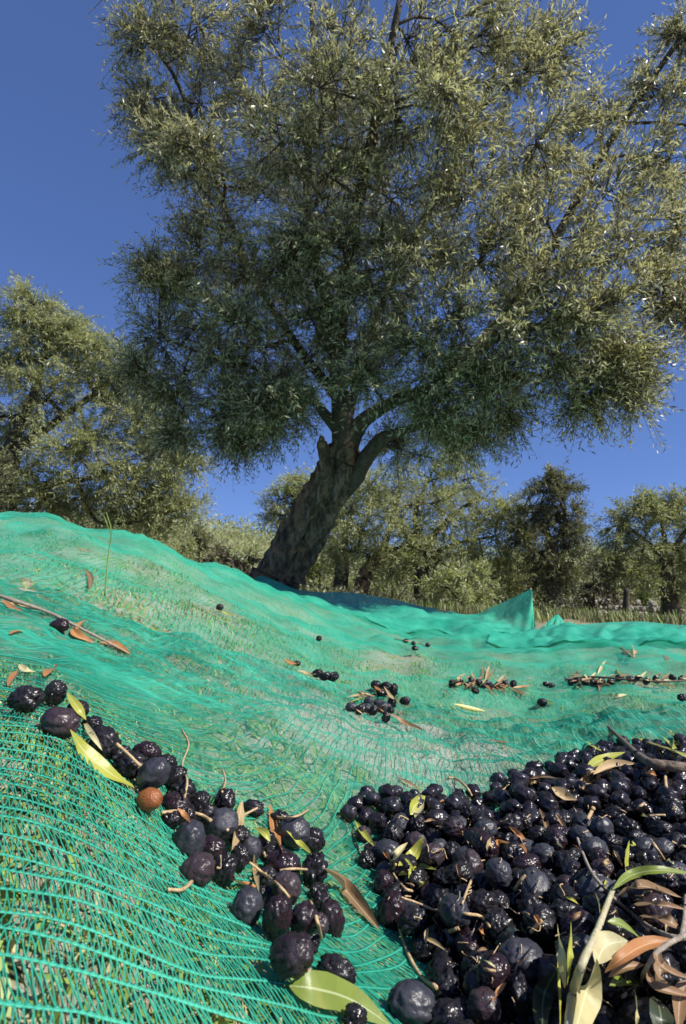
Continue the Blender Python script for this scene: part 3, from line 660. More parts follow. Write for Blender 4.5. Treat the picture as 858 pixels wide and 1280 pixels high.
def shrub(label, lobes, mat, seed, nsub=9, name='shrub', cat='shrub', group='shrubs between the grove trees', leafL=.09, **kw):
    px, py, r, d = lobes[0]; b = P(px, py+r, d); b[2] = float(H(b[0:1], b[1:2])[0])
    root = empty(name, b); tag(root, label, cat, group)
    stems = []
    for (px, py, r, d) in lobes:
        c = P(px, py, d); stems.append(([b + [0,0,-.05], .5*(b+c), c], [.03,.02,.01]))
    mb = MB()
    for p, r in stems:
        V, q = tubes(smooth_path(p, 10)[None], np.linspace(r[0], r[-1], 10)[None], 5); mb.add(V, q)
    gd = grow(stems, lobes, nsub=nsub, ntw=7, nleaf=8, leafL=leafL, mat=mat, seed=seed, twig_len=.28, br_r=.012, **kw)
    V, q = tubes(gd['br'], gd['brr'], 4); mb.add(V, q)
    link('stems', mb.mesh('stems', [MAT['branch']]), root)
    V, T, to = leaf_cloud(gd['B'], gd['D'], gd['N'], gd['L'], gd['L']*.3, gd['tone'])
    tag(link('foliage', mesh('foliage', V, T, [mat], False, {'tone': to}), root), kind='stuff')
shrub('pale green shrub behind the dip of the second net', [(585,725,26,9.5),(610,735,24,9.5),(560,735,22,9.7)], MAT['leaf_far'], 31)
shrub('grey dry shrub between the dark narrow tree and the right edge tree', [(742,720,30,12),(755,745,26,12),(728,745,24,12)], MAT['leaf_grey'], 32)
shrub('bright green shrub under the right edge tree', [(788,742,22,15),(812,735,20,15)], MAT['leaf_green'], 33)
shrub('yellow-green shrub low behind the pale leaning trunk', [(400,715,24,15),(385,705,20,15),(420,722,18,15)], MAT['leaf_green'], 34)
shrub('yellow-green shrub low behind the dark upright trunk', [(490,720,24,16),(465,725,18,16),(515,725,20,16)], MAT['leaf_green'], 35)
shrub('dark round bush below the broad olive tree', [(555,745,16,11),(540,748,14,11)], MAT['leaf_dark'], 36)
shrub('small dark bush on the brow of the hill left of the leaning trunk', [(250,672,11,17),(244,680,10,17)], MAT['leaf_dark'], 37, leafL=.12)
shrub('low olive-green shrub under the left edge tree', [(200,672,20,13),(170,668,16,13),(232,684,14,13)], MAT['leaf_far'], 38)
shrub('dry shrub on the brow beside the leaning trunk', [(290,702,16,13),(265,695,16,13),(310,708,12,13)], MAT['leaf_grey'], 39)
shrub('yellow-green bush left of the dark narrow tree', [(655,735,18,13),(640,745,14,13)], MAT['leaf_green'], 40)
shrub('brown-leaved shrub at the far right behind the stones', [(850,755,16,14),(870,745,20,14)], MAT['leaf_grey'], 41)

# distant scrub on the hill (one mass)
def scatter_leaves(name, n, rmin, rmax, amin, amax, h, L, mat, seed, wr=.35, clump=.5):
    g = np.random.default_rng(seed)
    nc = n//160; rr = g.uniform(rmin, rmax, nc); aa = np.radians(g.uniform(amin, amax, nc)); hc = h*g.uniform(.4, 1.2, nc)
    cx, cy = rr*np.sin(aa), rr*np.cos(aa)
    x = np.repeat(cx, 160) + g.normal(0, clump, nc*160); y = np.repeat(cy, 160) + g.normal(0, clump, nc*160)
    z = H(x, y) + np.repeat(hc, 160)*g.uniform(0, 1, nc*160)**.8*np.exp(-((x-np.repeat(cx,160))**2+(y-np.repeat(cy,160))**2)/(clump**2*5))
    B = np.stack([x,y,z], -1); m_ = len(B)
    V, T, to = leaf_cloud(B, unit(g.normal(0,1,(m_,3))+[0,0,.4]), unit(g.normal(0,1,(m_,3))+[0,-.3,.6]), L*g.uniform(.5,1.3,m_), L*wr*np.ones(m_), np.repeat(g.random(nc)*.6, 160) + g.random(m_)*.3)
    return tag(link(name, mesh(name, V, T, [mat], False, {'tone': to})), {'hill_scrub':'dull green and tan scrub covering the hillside behind the grove'}.get(name, 'low yellow-green undergrowth between the trees'), 'scrub', kind='stuff')
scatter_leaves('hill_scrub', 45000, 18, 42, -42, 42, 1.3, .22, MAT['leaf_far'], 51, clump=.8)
scatter_leaves('undergrowth', 26000, 10, 19, -36, 20, .35, .10, MAT['leaf_dark'], 52, clump=.5)

# stone wall at the right, loose stones, dry stalks, dark post
g = np.random.default_rng(61)
def stone_mesh(seed):
    bm = bmesh.new(); bmesh.ops.create_icosphere(bm, subdivisions=1, radius=1)
    for v in bm.verts: v.co = v.co*(1+.28*mnoise.noise(v.co*1.3+Vector((seed*3.1,0,0)))); 
    me = bpy.data.meshes.new('stone'); bm.to_mesh(me); bm.free(); me.materials.append(MAT['stone']); return me
SM = [stone_mesh(i) for i in range(6)]
w0 = P(752,762,13.5); wall = empty('stone_wall', w0); tag(wall, 'low tumbled dry-stone wall of pale stones beneath the right trees', 'stone wall')
for row in range(3):
    for i in range(26):
        px = 700 + i*6.6 + g.uniform(-2,2) + row*3; d = 13.5
        b = P(px, 760, d); b[2] = float(H(b[0:1], b[1:2])[0]) + .05 + row*.13
        if row == 2 and g.random() < .5: continue
        o = bpy.data.objects.new('stone', SM[int(g.integers(6))]); C.objects.link(o); o.parent = wall
        o.location = Vector(b) - wall.location + Vector((0,0,.06)); o.scale = (g.uniform(.07,.15), g.uniform(.06,.12), g.uniform(.06,.10)); o.rotation_euler = (g.uniform(-.3,.3), g.uniform(-.3,.3), g.uniform(0,6))
V, f = rod([P(783,735,10), P(782,760,10), P(781,790,10)], [.045,.05,.05], 8, 10, .1); tag(link('post', mesh('post', V, f, [MAT['post']])), 'short dark wooden post under the right trees', 'post')

# grass blades: under the net (short) and behind it (tall dry)
def blades(name, xs, ys, hgt, wid, mat, seed, lean=.5, zoff=None, label=None, under=False):
    g = np.random.default_rng(seed); n = len(xs); z = H(xs, ys) - gap(xs, ys)*(1-sstep(5,7,np.hypot(xs,ys)))
    B = np.stack([xs, ys, z-.002], -1); th = g.uniform(0, 2*np.pi, n); ln = hgt*g.uniform(.4,1.3,n)
    ld = np.stack([np.cos(th), np.sin(th), 0*th], -1)*g.uniform(.1, lean, n)[:,None]
    s = np.linspace(0,1,4); ctr = B[:,None] + ld[:,None]*(ln[:,None]*s**1.6)[...,None]*1.0; ctr[...,2] += ln[:,None]*(s*(1-.25*s))
    if under: ctr[...,2] = np.minimum(ctr[...,2], H(ctr[...,0], ctr[...,1]) - .0012)
    sd = np.stack([-np.sin(th), np.cos(th), 0*th], -1); w = wid*np.array([.5,.45,.3,.04])
    V = np.stack([ctr + sd[:,None]*w[None,:,None]*g.uniform(.6,1.3,n)[:,None,None], ctr - sd[:,None]*w[None,:,None]], 2).reshape(-1,3)
    k = (np.arange(n)*8)[:,None,None] + np.arange(3)[None,:,None]*2; q = (k + np.array([0,2,3,1])[None,None]).reshape(-1,4)
    return tag(link(name, mesh(name, V, q, [mat])), label, 'grass', kind='stuff')
g = np.random.default_rng(71)
def sector(n, r0, r1, a, p=.6): 
    r = r0 + (r1-r0)*g.random(n)**p; t = g.uniform(-a, a, n); return r*np.sin(t), r*np.cos(t)
x, y = sector(17000, .1, 1.8, .75, .8); k = (NZ[0](x, y, .35) > -.35) | (((x+.10)/.2)**2 + ((y-.5)/.25)**2 < 1); k &= ((x-.08)/.2)**2 + ((y-.8)/.18)**2 > 1; blades('green_grass', x[k], y[k], .028, .0034, MAT['blade'], 72, 1.6, under=True, label='short green grass showing through the meshes of the net')
x, y = sector(11000, .1, 2.0, .75, .8); blades('dry_grass', x, y, .016, .0018, MAT['straw'], 73, 2.6, under=True, label='pale dry grass litter under the net')
x, y = sector(18000, 4.3, 12, .62, .8); k = (NZ[1](x, y, 1.5) > -.3) & ~((x/y > .33) & (y > 7)); blades('meadow_grass', x[k], y[k], .13, .008, MAT['meadow'], 74, .6, label='tall yellowed grass between the trees')
x, y = sector(12000, 5.0, 12, .62, .8); k = (NZ[2](x, y, 1.5) > -.1) & ~((x/y > .33) & (y > 7)); blades('meadow_grass', x[k], y[k], .16, .010, MAT['blade'], 75, .6, label='green grass between the trees')

# ------------------------------------------------------------------ olives
def olive_mesh(seed, wr, lx=1.32, sub=4):
    bm = bmesh.new(); bmesh.ops.create_icosphere(bm, subdivisions=sub, radius=1)
    off = Vector((seed*5.7, seed*1.9, -seed*3.3))
    for v in bm.verts:
        p = v.co.copy(); n = p.normalized()
        low = mnoise.noise(n*1.1 + off)*.08
        q = Vector((n.x*.9, n.y*2.1, n.z*2.1)) + off; q = q + Vector((mnoise.noise(q*1.2), mnoise.noise(q*1.2+Vector((9,0,0))), mnoise.noise(q*1.2+Vector((0,9,0)))))*.8
        rid = 1-abs(mnoise.noise(q))*2.6; rid = max(rid, 0)**1.5
        rid2 = 1-abs(mnoise.noise(q*2.3+Vector((3,3,3))))*2.6; rid2 = max(rid2, 0)**1.6
        cre = -wr*(.20*rid + .10*rid2) - wr*.12*max(0, mnoise.noise(n*2.2-off))
        s = 1 + low + cre
        pole = max(0, (n.x-.93)/.07); s -= .10*pole**1.5
        v.co = Vector((n.x*lx*(1 if n.x > 0 else 1.04), n.y, n.z))*s
    me = bpy.data.meshes.new('olive'); bm.to_mesh(me); bm.free()
    me.polygons.foreach_set('use_smooth', np.ones(len(me.polygons), bool)); return me
OV = {'wrinkled': [olive_mesh(i, 1.35, lx) for i, lx in enumerate((1.28,1.2,1.36,1.15,1.3,1.25))],
      'glossy': [olive_mesh(20+i, .85, lx) for i, lx in enumerate((1.38,1.25,1.45))],
      'bloom': [olive_mesh(30+i, .6, lx) for i, lx in enumerate((1.3,1.2,1.25))],
      'mauve': [olive_mesh(40+i, .7, lx) for i, lx in enumerate((1.2,1.1))],
      'red': [olive_mesh(50, .15, 1.15)]}
for k, l in OV.items():
    for me in l: me.materials.append(OM[k])
OSm = olive_mesh(60, .8, 1.25, 2); OSm.materials.append(OM['wrinkled'])
def stalk_mesh(seed, Ln=1.0):
    g = np.random.default_rng(seed); p = [np.array([0,0,0.])]; d = np.array([1,0,.2])
    for i in range(4): d = unit(d + g.normal(0,.38,3)); p.append(p[-1] + d*Ln/4)
    V, f = rod(p, [.10,.04,.034,.034,.06], 6, 12, .12); return mesh('stalk', V, f, [MAT['twig_tan']])
STK = [stalk_mesh(i) for i in range(6)]
def put_olive(pos, half, kind, rot, label, group, stalk=None, small=False, cat='olive'):
    me = OSm if small else random.choice(OV[kind])
    o = bpy.data.objects.new('olive', me); C.objects.link(o)
    o.location = Vector([float(a) for a in pos]); o.rotation_euler = rot; o.scale = (half,)*3
    tag(o, label, cat, group)
    if stalk is not None:
        s = bpy.data.objects.new('stalk', STK[stalk % 6]); C.objects.link(s); s.parent = o; s.location = (1.05, 0, 0); s.scale = (.9,)*3
    return o
def rot_axis(dirv, roll):
    q = Vector(dirv).to_track_quat('X', 'Z'); return (q @ Quaternion((1,0,0), roll)).to_euler()
LMK = [(188,999,'the reddish olive')]
def near_label(base, px, py, used, lmk):
    l = sorted(lmk, key=lambda t: math.hypot(t[0]-px, t[1]-py))
    for (x, y, nm) in l[:20]:
        dx, dy = px-x, py-y; dd = math.hypot(dx, dy)
        v = 'above' if dy < -.4*dd else 'below' if dy > .4*dd else ''; h = 'left' if dx < -.4*dd else 'right' if dx > .4*dd else ''
        for how in (('touching',) if dd < 12 else ('close',) if dd < 34 else ('some way',)):
            rel = {'touching':'almost hidden by', 'close': (v + (' and ' if v and h else '') + h + (' of' if h else '')), 'some way': 'further ' + (v + (' and ' if v and h else '') + h + (' of' if h else ''))}[how]
            t = f'{base} {rel} {nm}'
            if t not in used and len(t.split()) <= 16: used.add(t); return t
    return f'{base} {rel} {nm}'
def ordinal(i, n): return 'leftmost' if i == 0 else 'rightmost' if i == n-1 else ['','second','third','fourth','fifth','sixth','seventh','eighth','ninth','tenth','eleventh','twelfth','thirteenth','fourteenth','fifteenth'][i] + ' from the left'
SPH = []   # (centre, radius) of everything olives rest against

def img_olive(px, py, l, w, ang, kind, label, group, lift=0.0, stalk=None, tiltd=0.0, small=False):
    """olive seen at px,py with length l and width w px, long axis at ang degrees in the picture"""
    c = hit_net(px, py, 0.0); d = (c-CAM)@_f
    for _ in range(3):
        half = .5*w*d/F*1.04; c = hit_net(px, py, half*.82 + lift); d = (c-CAM)@_f
    a = math.radians(ang); ax = math.cos(a)*_r + math.sin(a)*_u + tiltd*_f
    SPH.append((c, half)); return put_olive(c, half, kind, rot_axis(ax, random.uniform(0, 6.28)), label, group, stalk, small)
LG = 'olives strung out along the fold at the left'
left = [
 (33,874,46,36,10,'wrinkled','badly shrivelled black olive at the left edge, topmost of the line of olives',0,None),
 (69,866,34,28,60,'wrinkled','round wrinkled olive tucked behind the shrivelled one at the left edge',.004,None),
 (76,904,54,40,-8,'mauve','plump dull purple-black olive near the left edge with a leaf tip behind',0,None),
 (97,887,28,24,20,'glossy','small shiny olive peeping out behind the plump dull one near the left edge',.003,None),
 (131,928,44,36,-60,'wrinkled','finely creased olive with a brown stalk lying on the long yellow-green leaf',0,1),
 (163,957,40,36,0,'wrinkled','dark creased olive just above the reddish one, under a thin stalk',0,None),
 (184,940,40,26,-5,'glossy','flattened shiny olive with a pale ring, behind the yellow-green leaf',.005,None),
 (192,968,38,36,40,'bloom','bluish dented olive directly above the reddish one',.010,None),
 (188,999,32,27,0,'red','small reddish-brown olive, the only one of that colour',.004,None),
 (217,972,32,28,30,'wrinkled','wrinkled olive between the bluish dented one and the stalks',.003,None),
 (229,988,30,28,0,'wrinkled','crumpled olive right behind the upright little stalk',.006,None),
 (219,1006,34,30,0,'glossy','shiny dark olive directly right of the reddish one',0,None),
 (249,1004,30,26,45,'wrinkled','wrinkled olive above the curved tan stalk',.004,None),
 (214,1025,30,22,0,'wrinkled','dark olive lying low beneath the reddish one',0,None),
 (281,1004,30,28,80,'wrinkled','upper of two folded olives standing against the upright tan leaf',.010,None),
 (278,1030,40,36,20,'bloom','large bluish crumpled olive left of the upright tan leaf',.004,None),
 (237,1050,50,41,80,'bloom','smooth oval blue-black olive at the left side of the cluster',0,None),
 (249,1087,42,40,0,'mauve','dented dull olive with a tan stalk pointing left onto the net',0,2),
 (281,1087,56,34,75,'wrinkled','long black glistening olive deeply wrinkled beside the stalked one',.003,None),
 (300,1072,42,26,75,'wrinkled','narrow wrinkled olive squeezed under the upright tan leaf',.004,None),
 (317,1011,26,22,0,'wrinkled','small olive behind the upright tan leaf',0,None),
 (314,1062,36,26,85,'bloom','slim dull olive right of the upright tan leaf',.002,None),
 (331,1055,34,26,60,'wrinkled','wrinkled olive next to the orange pointed leaf',.002,None),
 (368,1040,42,36,0,'bloom','bluish olive right of the orange pointed leaf',.003,None),
 (391,1050,40,30,-50,'wrinkled','wrinkled olive at the upper right corner of the left cluster',.001,None),
 (354,1081,42,34,0,'glossy','very shiny black olive under the orange pointed leaf',.005,None),
 (394,1086,42,34,80,'wrinkled','glistening crinkled olive at the right rim of the left cluster',.005,None),
 (359,1110,48,36,-30,'mauve','purple-tinged matt olive in the heart of the left cluster',.010,None),
 (309,1134,42,39,90,'bloom','round blue-black olive alone at the lower left of the cluster',0,None),
 (347,1146,60,38,85,'glossy','upright long shiny olive with a pale streak of light',.006,None),
 (380,1150,52,36,75,'glossy','smooth dark oval olive in the middle between shiny neighbours',.010,None),
 (399,1157,56,26,80,'mauve','narrow olive beside two thin brown stalks',.006,None),
 (415,1150,46,32,-80,'glossy','shiny olive at the right end of the lower cluster',.001,None),
 (366,1193,56,48,20,'glossy','biggest plump shiny purplish olive at the bottom of the left cluster',.006,None),
 (421,1217,58,40,-10,'wrinkled','wrinkled olive resting behind the big green leaf at the bottom',.0,None),
 (444,1272,36,30,0,'wrinkled','olive half under the big green leaf at the bottom edge',.002,None),
 (398,1118,30,26,0,'wrinkled','half hidden olive between the shiny ones at the right rim',0,None),
 (333,1098,34,28,0,'wrinkled','olive deep among tan leaves in the left cluster',0,None),
 (151,945,30,26,30,'wrinkled','dark olive wedged between the creased one and its dark neighbour',0,None),(206,955,30,26,0,'wrinkled','olive just above the bluish dented one',0,None),(232,1022,30,26,70,'wrinkled','dark olive between the curved tan stalk and the smooth oval one',.002,None),(262,1060,34,30,0,'glossy','dark olive in the gap behind the smooth oval one',.0,None),(258,1018,30,26,0,'wrinkled','dark olive left of the two folded ones',.002,None),(340,1068,32,28,0,'wrinkled','dark olive under the orange pointed leaf base',.0,None),(332,1122,34,28,90,'wrinkled','dark olive above the upright long shiny one',.0,None),(402,1130,34,28,90,'wrinkled','olive wedged above the narrow one at the right rim',.002,None),(386,1178,34,28,0,'wrinkled','olive hidden below the narrow one beside the biggest',.0,None),(300,1046,30,26,0,'wrinkled','dark olive touching the foot of the upright tan leaf',.002,None),(350,1024,26,22,0,'wrinkled','small olive behind the orange pointed leaf',.0,None),(116,905,26,22,0,'wrinkled','small dark olive behind the long yellow-green leaf tip',0,None)]
for (px,py,l,w,a,k,lab,lf,stk) in left: img_olive(px,py,l,w,a,k,lab,LG,lf,stk,tiltd=random.uniform(-.3,.3))
for (px,py,l,w,a,k,lab,lf) in [(481,1107,38,27,95,'glossy','smooth upright olive standing clear at the left tip of the heap',0),(490,1141,46,36,80,'glossy','shiny olive with a pale stalk scar at the heap edge, above the long curved stalk',0),
 (475,1073,32,27,20,'wrinkled','wrinkled olive by itself below the outermost left leaf',0),(517,1258,68,50,-15,'bloom','big dull grey-black olive alone at the bottom edge left of the heap',0),(560,1276,60,46,20,'wrinkled','wrinkled olive cut by the bottom edge beside the big dull one',.002),
 (540,1180,40,36,60,'wrinkled','deeply creased olive at the lower left rim of the heap',.002),(552,1225,50,42,70,'wrinkled','creased olive by the foot of the long curved stalk',.002)]:
    img_olive(px,py,l,w,a,k,lab,'olives in the big heap at the lower right',lf)
# single olives on the open net
for (px,py,l,w,a,k,lab) in [
 (75,782,22,19,0,'glossy','lone shiny olive under the dry twig at the left'),
 (275,759,10,9,0,'wrinkled','tiny lone olive high on the net slope beside a yellow sliver'),
 (399,798,8,7,0,'wrinkled','tiny lone olive in the middle of the net slope'),
 (678,878,13,10,0,'wrinkled','lone olive with green scrap, between the debris heaps'),
 (372,829,10,7,0,'wrinkled','flattened small olive up-left of the trio of olives')]:
    img_olive(px,py,l,w,a,k,lab,None)
for i,(px,py,l,w,nm) in enumerate([(398,842,14,12,'left'),(407,845,14,12,'middle'),(417,846,14,12,'right')]):
    img_olive(px,py,l,w,20*i,'wrinkled',f'{nm} olive of the touching trio on the middle of the net','olives in small trios and clumps on the net')
MG = 'olives in small trios and clumps on the net'
L_ = [(440,884),(450,887),(459,885),(468,888),(478,884),(482,896),(473,880),(461,877),(487,886),(492,862),(484,858),(476,866),(470,857),(491,878)]
for (px,py) in L_:
    img_olive(px+random.uniform(-1,1),py,14,12,random.uniform(0,180),random.choice(['wrinkled','bloom','wrinkled']),f'small olive, {ordinal(sorted(L_).index((px,py)), len(L_))}, in the tight clump in mid net'.replace(',',''),MG,random.choice([0,.004]))
img_olive(507,876,13,11,0,'wrinkled','single olive just right of the tight clump on the net',MG)
L_ = [(566,852),(575,855),(585,858),(594,860),(604,859),(613,857),(622,856),(632,855),(642,857),(589,852),(599,855),(610,853)]
for (px,py) in L_:
    img_olive(px,py+random.uniform(-3.5,3.5),random.uniform(8,12),9,random.uniform(0,180),'wrinkled',f'small olive {ordinal(sorted(L_).index((px,py)), len(L_))} in the bristling debris heap in mid net',MG)
L_ = [(714,850),(722,851),(731,854),(742,852),(752,849),(763,850),(774,848),(788,848),(798,849),(808,848),(748,856),(820,850),(841,851),(853,850)]
for (px,py) in L_:
    img_olive(px,py+random.uniform(-4,4),random.uniform(7.5,11),8,random.uniform(0,180),'wrinkled',f'small olive {ordinal(sorted(L_).index((px,py)), len(L_))} in the long strip of debris at right',MG)
for (px,py) in [(683,855),(690,857)]: img_olive(px,py,8,7,0,'wrinkled',('left' if px < 685 else 'right') + ' small olive of the pair between the two debris heaps',MG)
L_ = [(508,801),(517,804),(519,810),(535,806)]
for (px,py) in L_: img_olive(px,py,6,5.5,0,'wrinkled',f'tiny olive {ordinal(sorted(L_).index((px,py)), len(L_))} on the little twig far up the net',MG)
img_olive(853,872,12,10,0,'wrinkled','olive at the right edge below the strip of debris',MG)

# ------------------------------------------------------------------ the heap: drop-and-settle packing
poly = np.array([(436,1022),(462,1003),(500,1003),(555,1000),(605,1012),(622,985),(660,975),(700,965),(740,943),(790,938),(860,932),(980,925),(1020,1000),(1020,1400),(600,1400),(572,1290),(540,1215),(506,1150),(468,1090)])
def inside(px, py):
    c = False; n = len(poly); j = n-1
    for i in range(n):
        if (poly[i][1] > py) != (poly[j][1] > py) and px < (poly[j][0]-poly[i][0])*(py-poly[i][1])/(poly[j][1]-poly[i][1])+poly[i][0]: c = not c
        j = i
    return c
g = np.random.default_rng(81); PR = .0079
cand = []
while len(cand) < 2600:
    x, y = g.uniform(-.05, .6), g.uniform(.12, .85)
    z = float(H(np.array(x), np.array(y))); a, b, d = project((x, y, z))
    if d > .05 and inside(a, b): cand.append((x, y))
cand = np.array(cand)
# measure depth inside the outline so that the heap thins to its edge
pxs = np.array([project((x, y, float(H(np.array(x), np.array(y)))))[:2] for x, y in cand])
def edge_dist(px, py):
    best = 1e9
    for i in range(len(poly)):
        a, b = poly[i], poly[(i+1) % len(poly)]; t = np.clip(((np.array([px,py])-a)@(b-a))/((b-a)@(b-a)), 0, 1)
        best = min(best, np.hypot(*(a+t*(b-a)-[px,py])))
    return best
balls = np.zeros((0, 4))
zmax_fn = lambda e: .010 + .034*min(1, e/90.0)
for (x, y), (a, b) in zip(cand, pxs):
    r = PR*g.uniform(.84, 1.14)
    zn = None
    for it in range(7):     # roll downhill a few times
        z = float(H(np.array(x), np.array(y))) + r*.9; who = None
        if len(balls):
            dx, dy = x-balls[:,0], y-balls[:,1]; rr = (r+balls[:,3])*.97; h2 = rr**2 - dx**2 - dy**2
            zz = np.where(h2 > 0, balls[:,2] + np.sqrt(np.maximum(h2, 0)), -9); k = int(np.argmax(zz))
            if zz[k] > z: z = zz[k]; who = k
        if who is None or it == 6: break
        v = np.array([x-balls[who,0], y-balls[who,1]]); v = v/max(1e-6, np.linalg.norm(v)); x, y = x+v[0]*r*.35, y+v[1]*r*.35
    e = edge_dist(a, b)*(.55 if y < .27 else 1)
    base = float(H(np.array(x), np.array(y)))
    if z - base > zmax_fn(e): continue
    pa, pb, _d = project((x, y, base))
    if not inside(pa, pb) and edge_dist(pa, pb) > 8: continue
    balls = np.vstack([balls, [x, y, z, r]])
# fixed olives at the left tip of the heap seen alone against the net
vis_score = []
for k, bl in enumerate(balls):
    over = ((balls[:,2] > bl[2]+.2*PR) & (np.hypot(balls[:,0]-bl[0], balls[:,1]-bl[1]) < 1.1*PR)).sum()
    a, b, d = project(bl[:3]); onscreen = -30 < a < 890 and b < 1310
    vis_score.append((0 if onscreen else 5) + over)
order = np.argsort(vis_score, kind='stable')
top = sorted([k for k in order if vis_score[k] < 2], key=lambda k: vis_score[k]*.25 + balls[k,1])[:205]
rest = [k for k in range(len(balls)) if k not in set(top)]
print('heap', len(balls), 'top', len(top), 'rest', len(rest))
BLOOM = [(650,1210,1.15),(680,1122,1.15),(730,1102,1.15),(676,1066,1.0),(722,1000,1.0),(760,1025,1.0),(840,1070,1.0),(560,1180,1.05),(592,1030,1),(712,1030,1),(612,1085,1.05),(790,1205,1.1)]
ZN = [(lambda a,b: b > 1200 and a < 660, 'along the bottom edge of the big heap'), (lambda a,b: a < 530, 'at the left tip of the big heap'),
      (lambda a,b: b > 1120 and a > 690, 'beneath the leafy sprig in the big heap'), (lambda a,b: b < 1000 and a > 740, 'under the dark stick at the back of the big heap'),
      (lambda a,b: b < 1015, 'along the back rim of the big heap'), (lambda a,b: a > 740, 'at the right side of the big heap above the sprig'), (lambda a,b: b > 1120, 'in the lower middle of the big heap'), (lambda a,b: True, 'in the centre of the big heap')]
ADJ = {'wrinkled': 'wrinkled black olive', 'glossy': 'smooth shiny olive', 'bloom': 'dull bluish olive', 'mauve': 'purplish-brown olive'}
bl_left = {i for i in range(len(BLOOM))}
HL = [(880,958,'the thick dark stick'),(806,940,'the tip of the dark stick'),(765,915,'the raised end of the dark stick'),(758,952,'the pale yellow-green leaf'),(706,994,'the crumpled tan leaf'),
 (735,984,'the torn tan leaf'),(680,985,'the narrow brown rim leaves'),(648,1045,'the curled orange-brown sliver'),(682,1032,'the standing brown sliver'),(703,1030,'the second brown sliver'),(620,1056,'the pair of joined leaves'),
 (522,1008,'the round-tipped green leaf'),(515,1068,'the brown-edged green leaf'),(456,1043,'the outermost left leaf'),(530,1087,'the short bright green leaf'),(783,1075,'the small upright green leaf'),
 (575,984,'the thin stalk on the rim'),(515,1200,'the long curved tan stalk'),(546,1138,'the long jointed stalk'),(586,1110,'the forked stalk'),(651,1103,'the short thick tan stalk'),(680,1122,'the smooth bluish oval olive'),
 (568,1162,'the stubby tan stalk'),(608,1212,'the red-brown stalk'),(738,1080,'the bent grey twig'),(800,1011,'the small curved pale stalk'),(822,1019,'the straight pale stalk'),(818,1056,'the slanting yellow stalk'),
 (833,972,'the upright pale stalk'),(739,1017,'the whitish stub'),(650,1210,'the big blue-grey olive'),(708,1190,'the forked pair of sprig leaves'),(740,1190,'the sprig stem'),(735,1245,'the large pale sprig leaf'),(682,1245,'the dark sprig leaf'),
 (800,1184,'the rust leaf of the dry sprig'),(825,1090,'the long arched green leaf'),(820,1113,'the brown leaf beneath the arched one'),(826,1148,'the broad brown leaf'),(840,1210,'the curly brown leaves'),(790,1226,'the small green sprig leaf'),(517,1257,'the big olive at the bottom left of the heap'),(610,985,'the back rim corner'),(640,1262,'the bottom edge middle')]
used_l = set()
for k in top:
    x, y, z, r = balls[k]; a, b, d = project((x,y,z)); kind = g.choice(['wrinkled','wrinkled','wrinkled','wrinkled','glossy','bloom','mauve'])
    if y < .0: continue
    for i in list(bl_left):
        if abs(a-BLOOM[i][0]) < 16 and abs(b-BLOOM[i][1]) < 18: kind = 'bloom'; r *= BLOOM[i][2]; bl_left.discard(i)
    half = r*(.98 if kind != 'bloom' else 1.0)
    th = g.uniform(0, 6.28); ax = (math.cos(th), math.sin(th), g.normal(0, .3))
    zone = next(t for fn, t in ZN if fn(a, b))
    put_olive((x,y,z), half, str(kind), rot_axis(ax, g.uniform(0,6)), near_label(ADJ[str(kind)], a, b, used_l, HL), 'olives in the big heap at the lower right', stalk=int(g.integers(6)) if g.random() < .16 else None)
    SPH.append((np.array([x,y,z]), r*.95))
# what lies below and beyond: one mass
m = M_('packed_olive_skin'); n = m.noise(260, 4, .6); w_ = m.noise(190, 2, .5); b_ = m.noise(60, 3, .5)
col = m.mix(n, (.010,.008,.011), (.024,.019,.026)); col = m.mix(m.ramp(b_, [(.5,(0,0,0)),(.7,(.2,.2,.2))]), col, (.14,.155,.20))
m.l(col, m.p.inputs['Base Color']); m.val(Roughness=.28); m.bump(m.math('ABSOLUTE', m.math('SUBTRACT', w_, .5)), .45, .003); COREM = m.m
CV = []
for me_ in [olive_mesh(70+i, 1.4, lx, 3) for i, lx in enumerate((1.25,1.15,1.35,1.3))] + [OSm]:
    CV.append((np.array([v.co[:] for v in me_.vertices]), np.array([p.vertices[:] for p in me_.polygons])))
mb = MB(); nrest = 0
for k in rest:
    x, y, z, r = balls[k]; over = ((balls[:,2] > z+1.2*r) & (np.hypot(balls[:,0]-x, balls[:,1]-y) < .9*r)).sum()
    if over >= 1 and vis_score[k] >= 2: 
        SPH.append((np.array([x,y,z]), r*.9)); 
        if over >= 2: continue
    bv, bf = CV[4] if vis_score[k] >= 3 else CV[int(g.integers(4))]; nrest += 1
    R3 = np.array(Matrix.Rotation(g.uniform(0,6.28), 3, 'Z') @ Matrix.Rotation(g.uniform(-.4,.4), 3, 'Y') @ Matrix.Rotation(g.uniform(0,6.28), 3, 'X'))
    mb.add((bv*r*.99)@R3.T + [x,y,z], bf); SPH.append((np.array([x,y,z]), r*.9))
tag(link('olive_heap_core', mb.mesh('olive_heap_core', [COREM])), 'mass of black olives packed below the top ones of the big heap', 'olives', kind='stuff')

SC = np.array([s[0] for s in SPH]); SR = np.array([s[1] for s in SPH])
def hit(px, py, lift=0.0):
    """first surface seen at a pixel (net or olives), lifted towards the camera"""
    r = ray(px, py); rl = np.linalg.norm(r); u = r/rl
    pn = hit_net(px, py, .0015); t = np.linalg.norm(pn-CAM)
    oc = SC-CAM; b = oc@u; c2 = (oc**2).sum(1)-b**2; m_ = (c2 < (SR*1.03)**2) & (b > 0)
    if m_.any(): t = min(t, (b[m_]-np.sqrt((SR[m_]*1.03)**2-c2[m_])).min())
    return CAM + u*(t-lift)

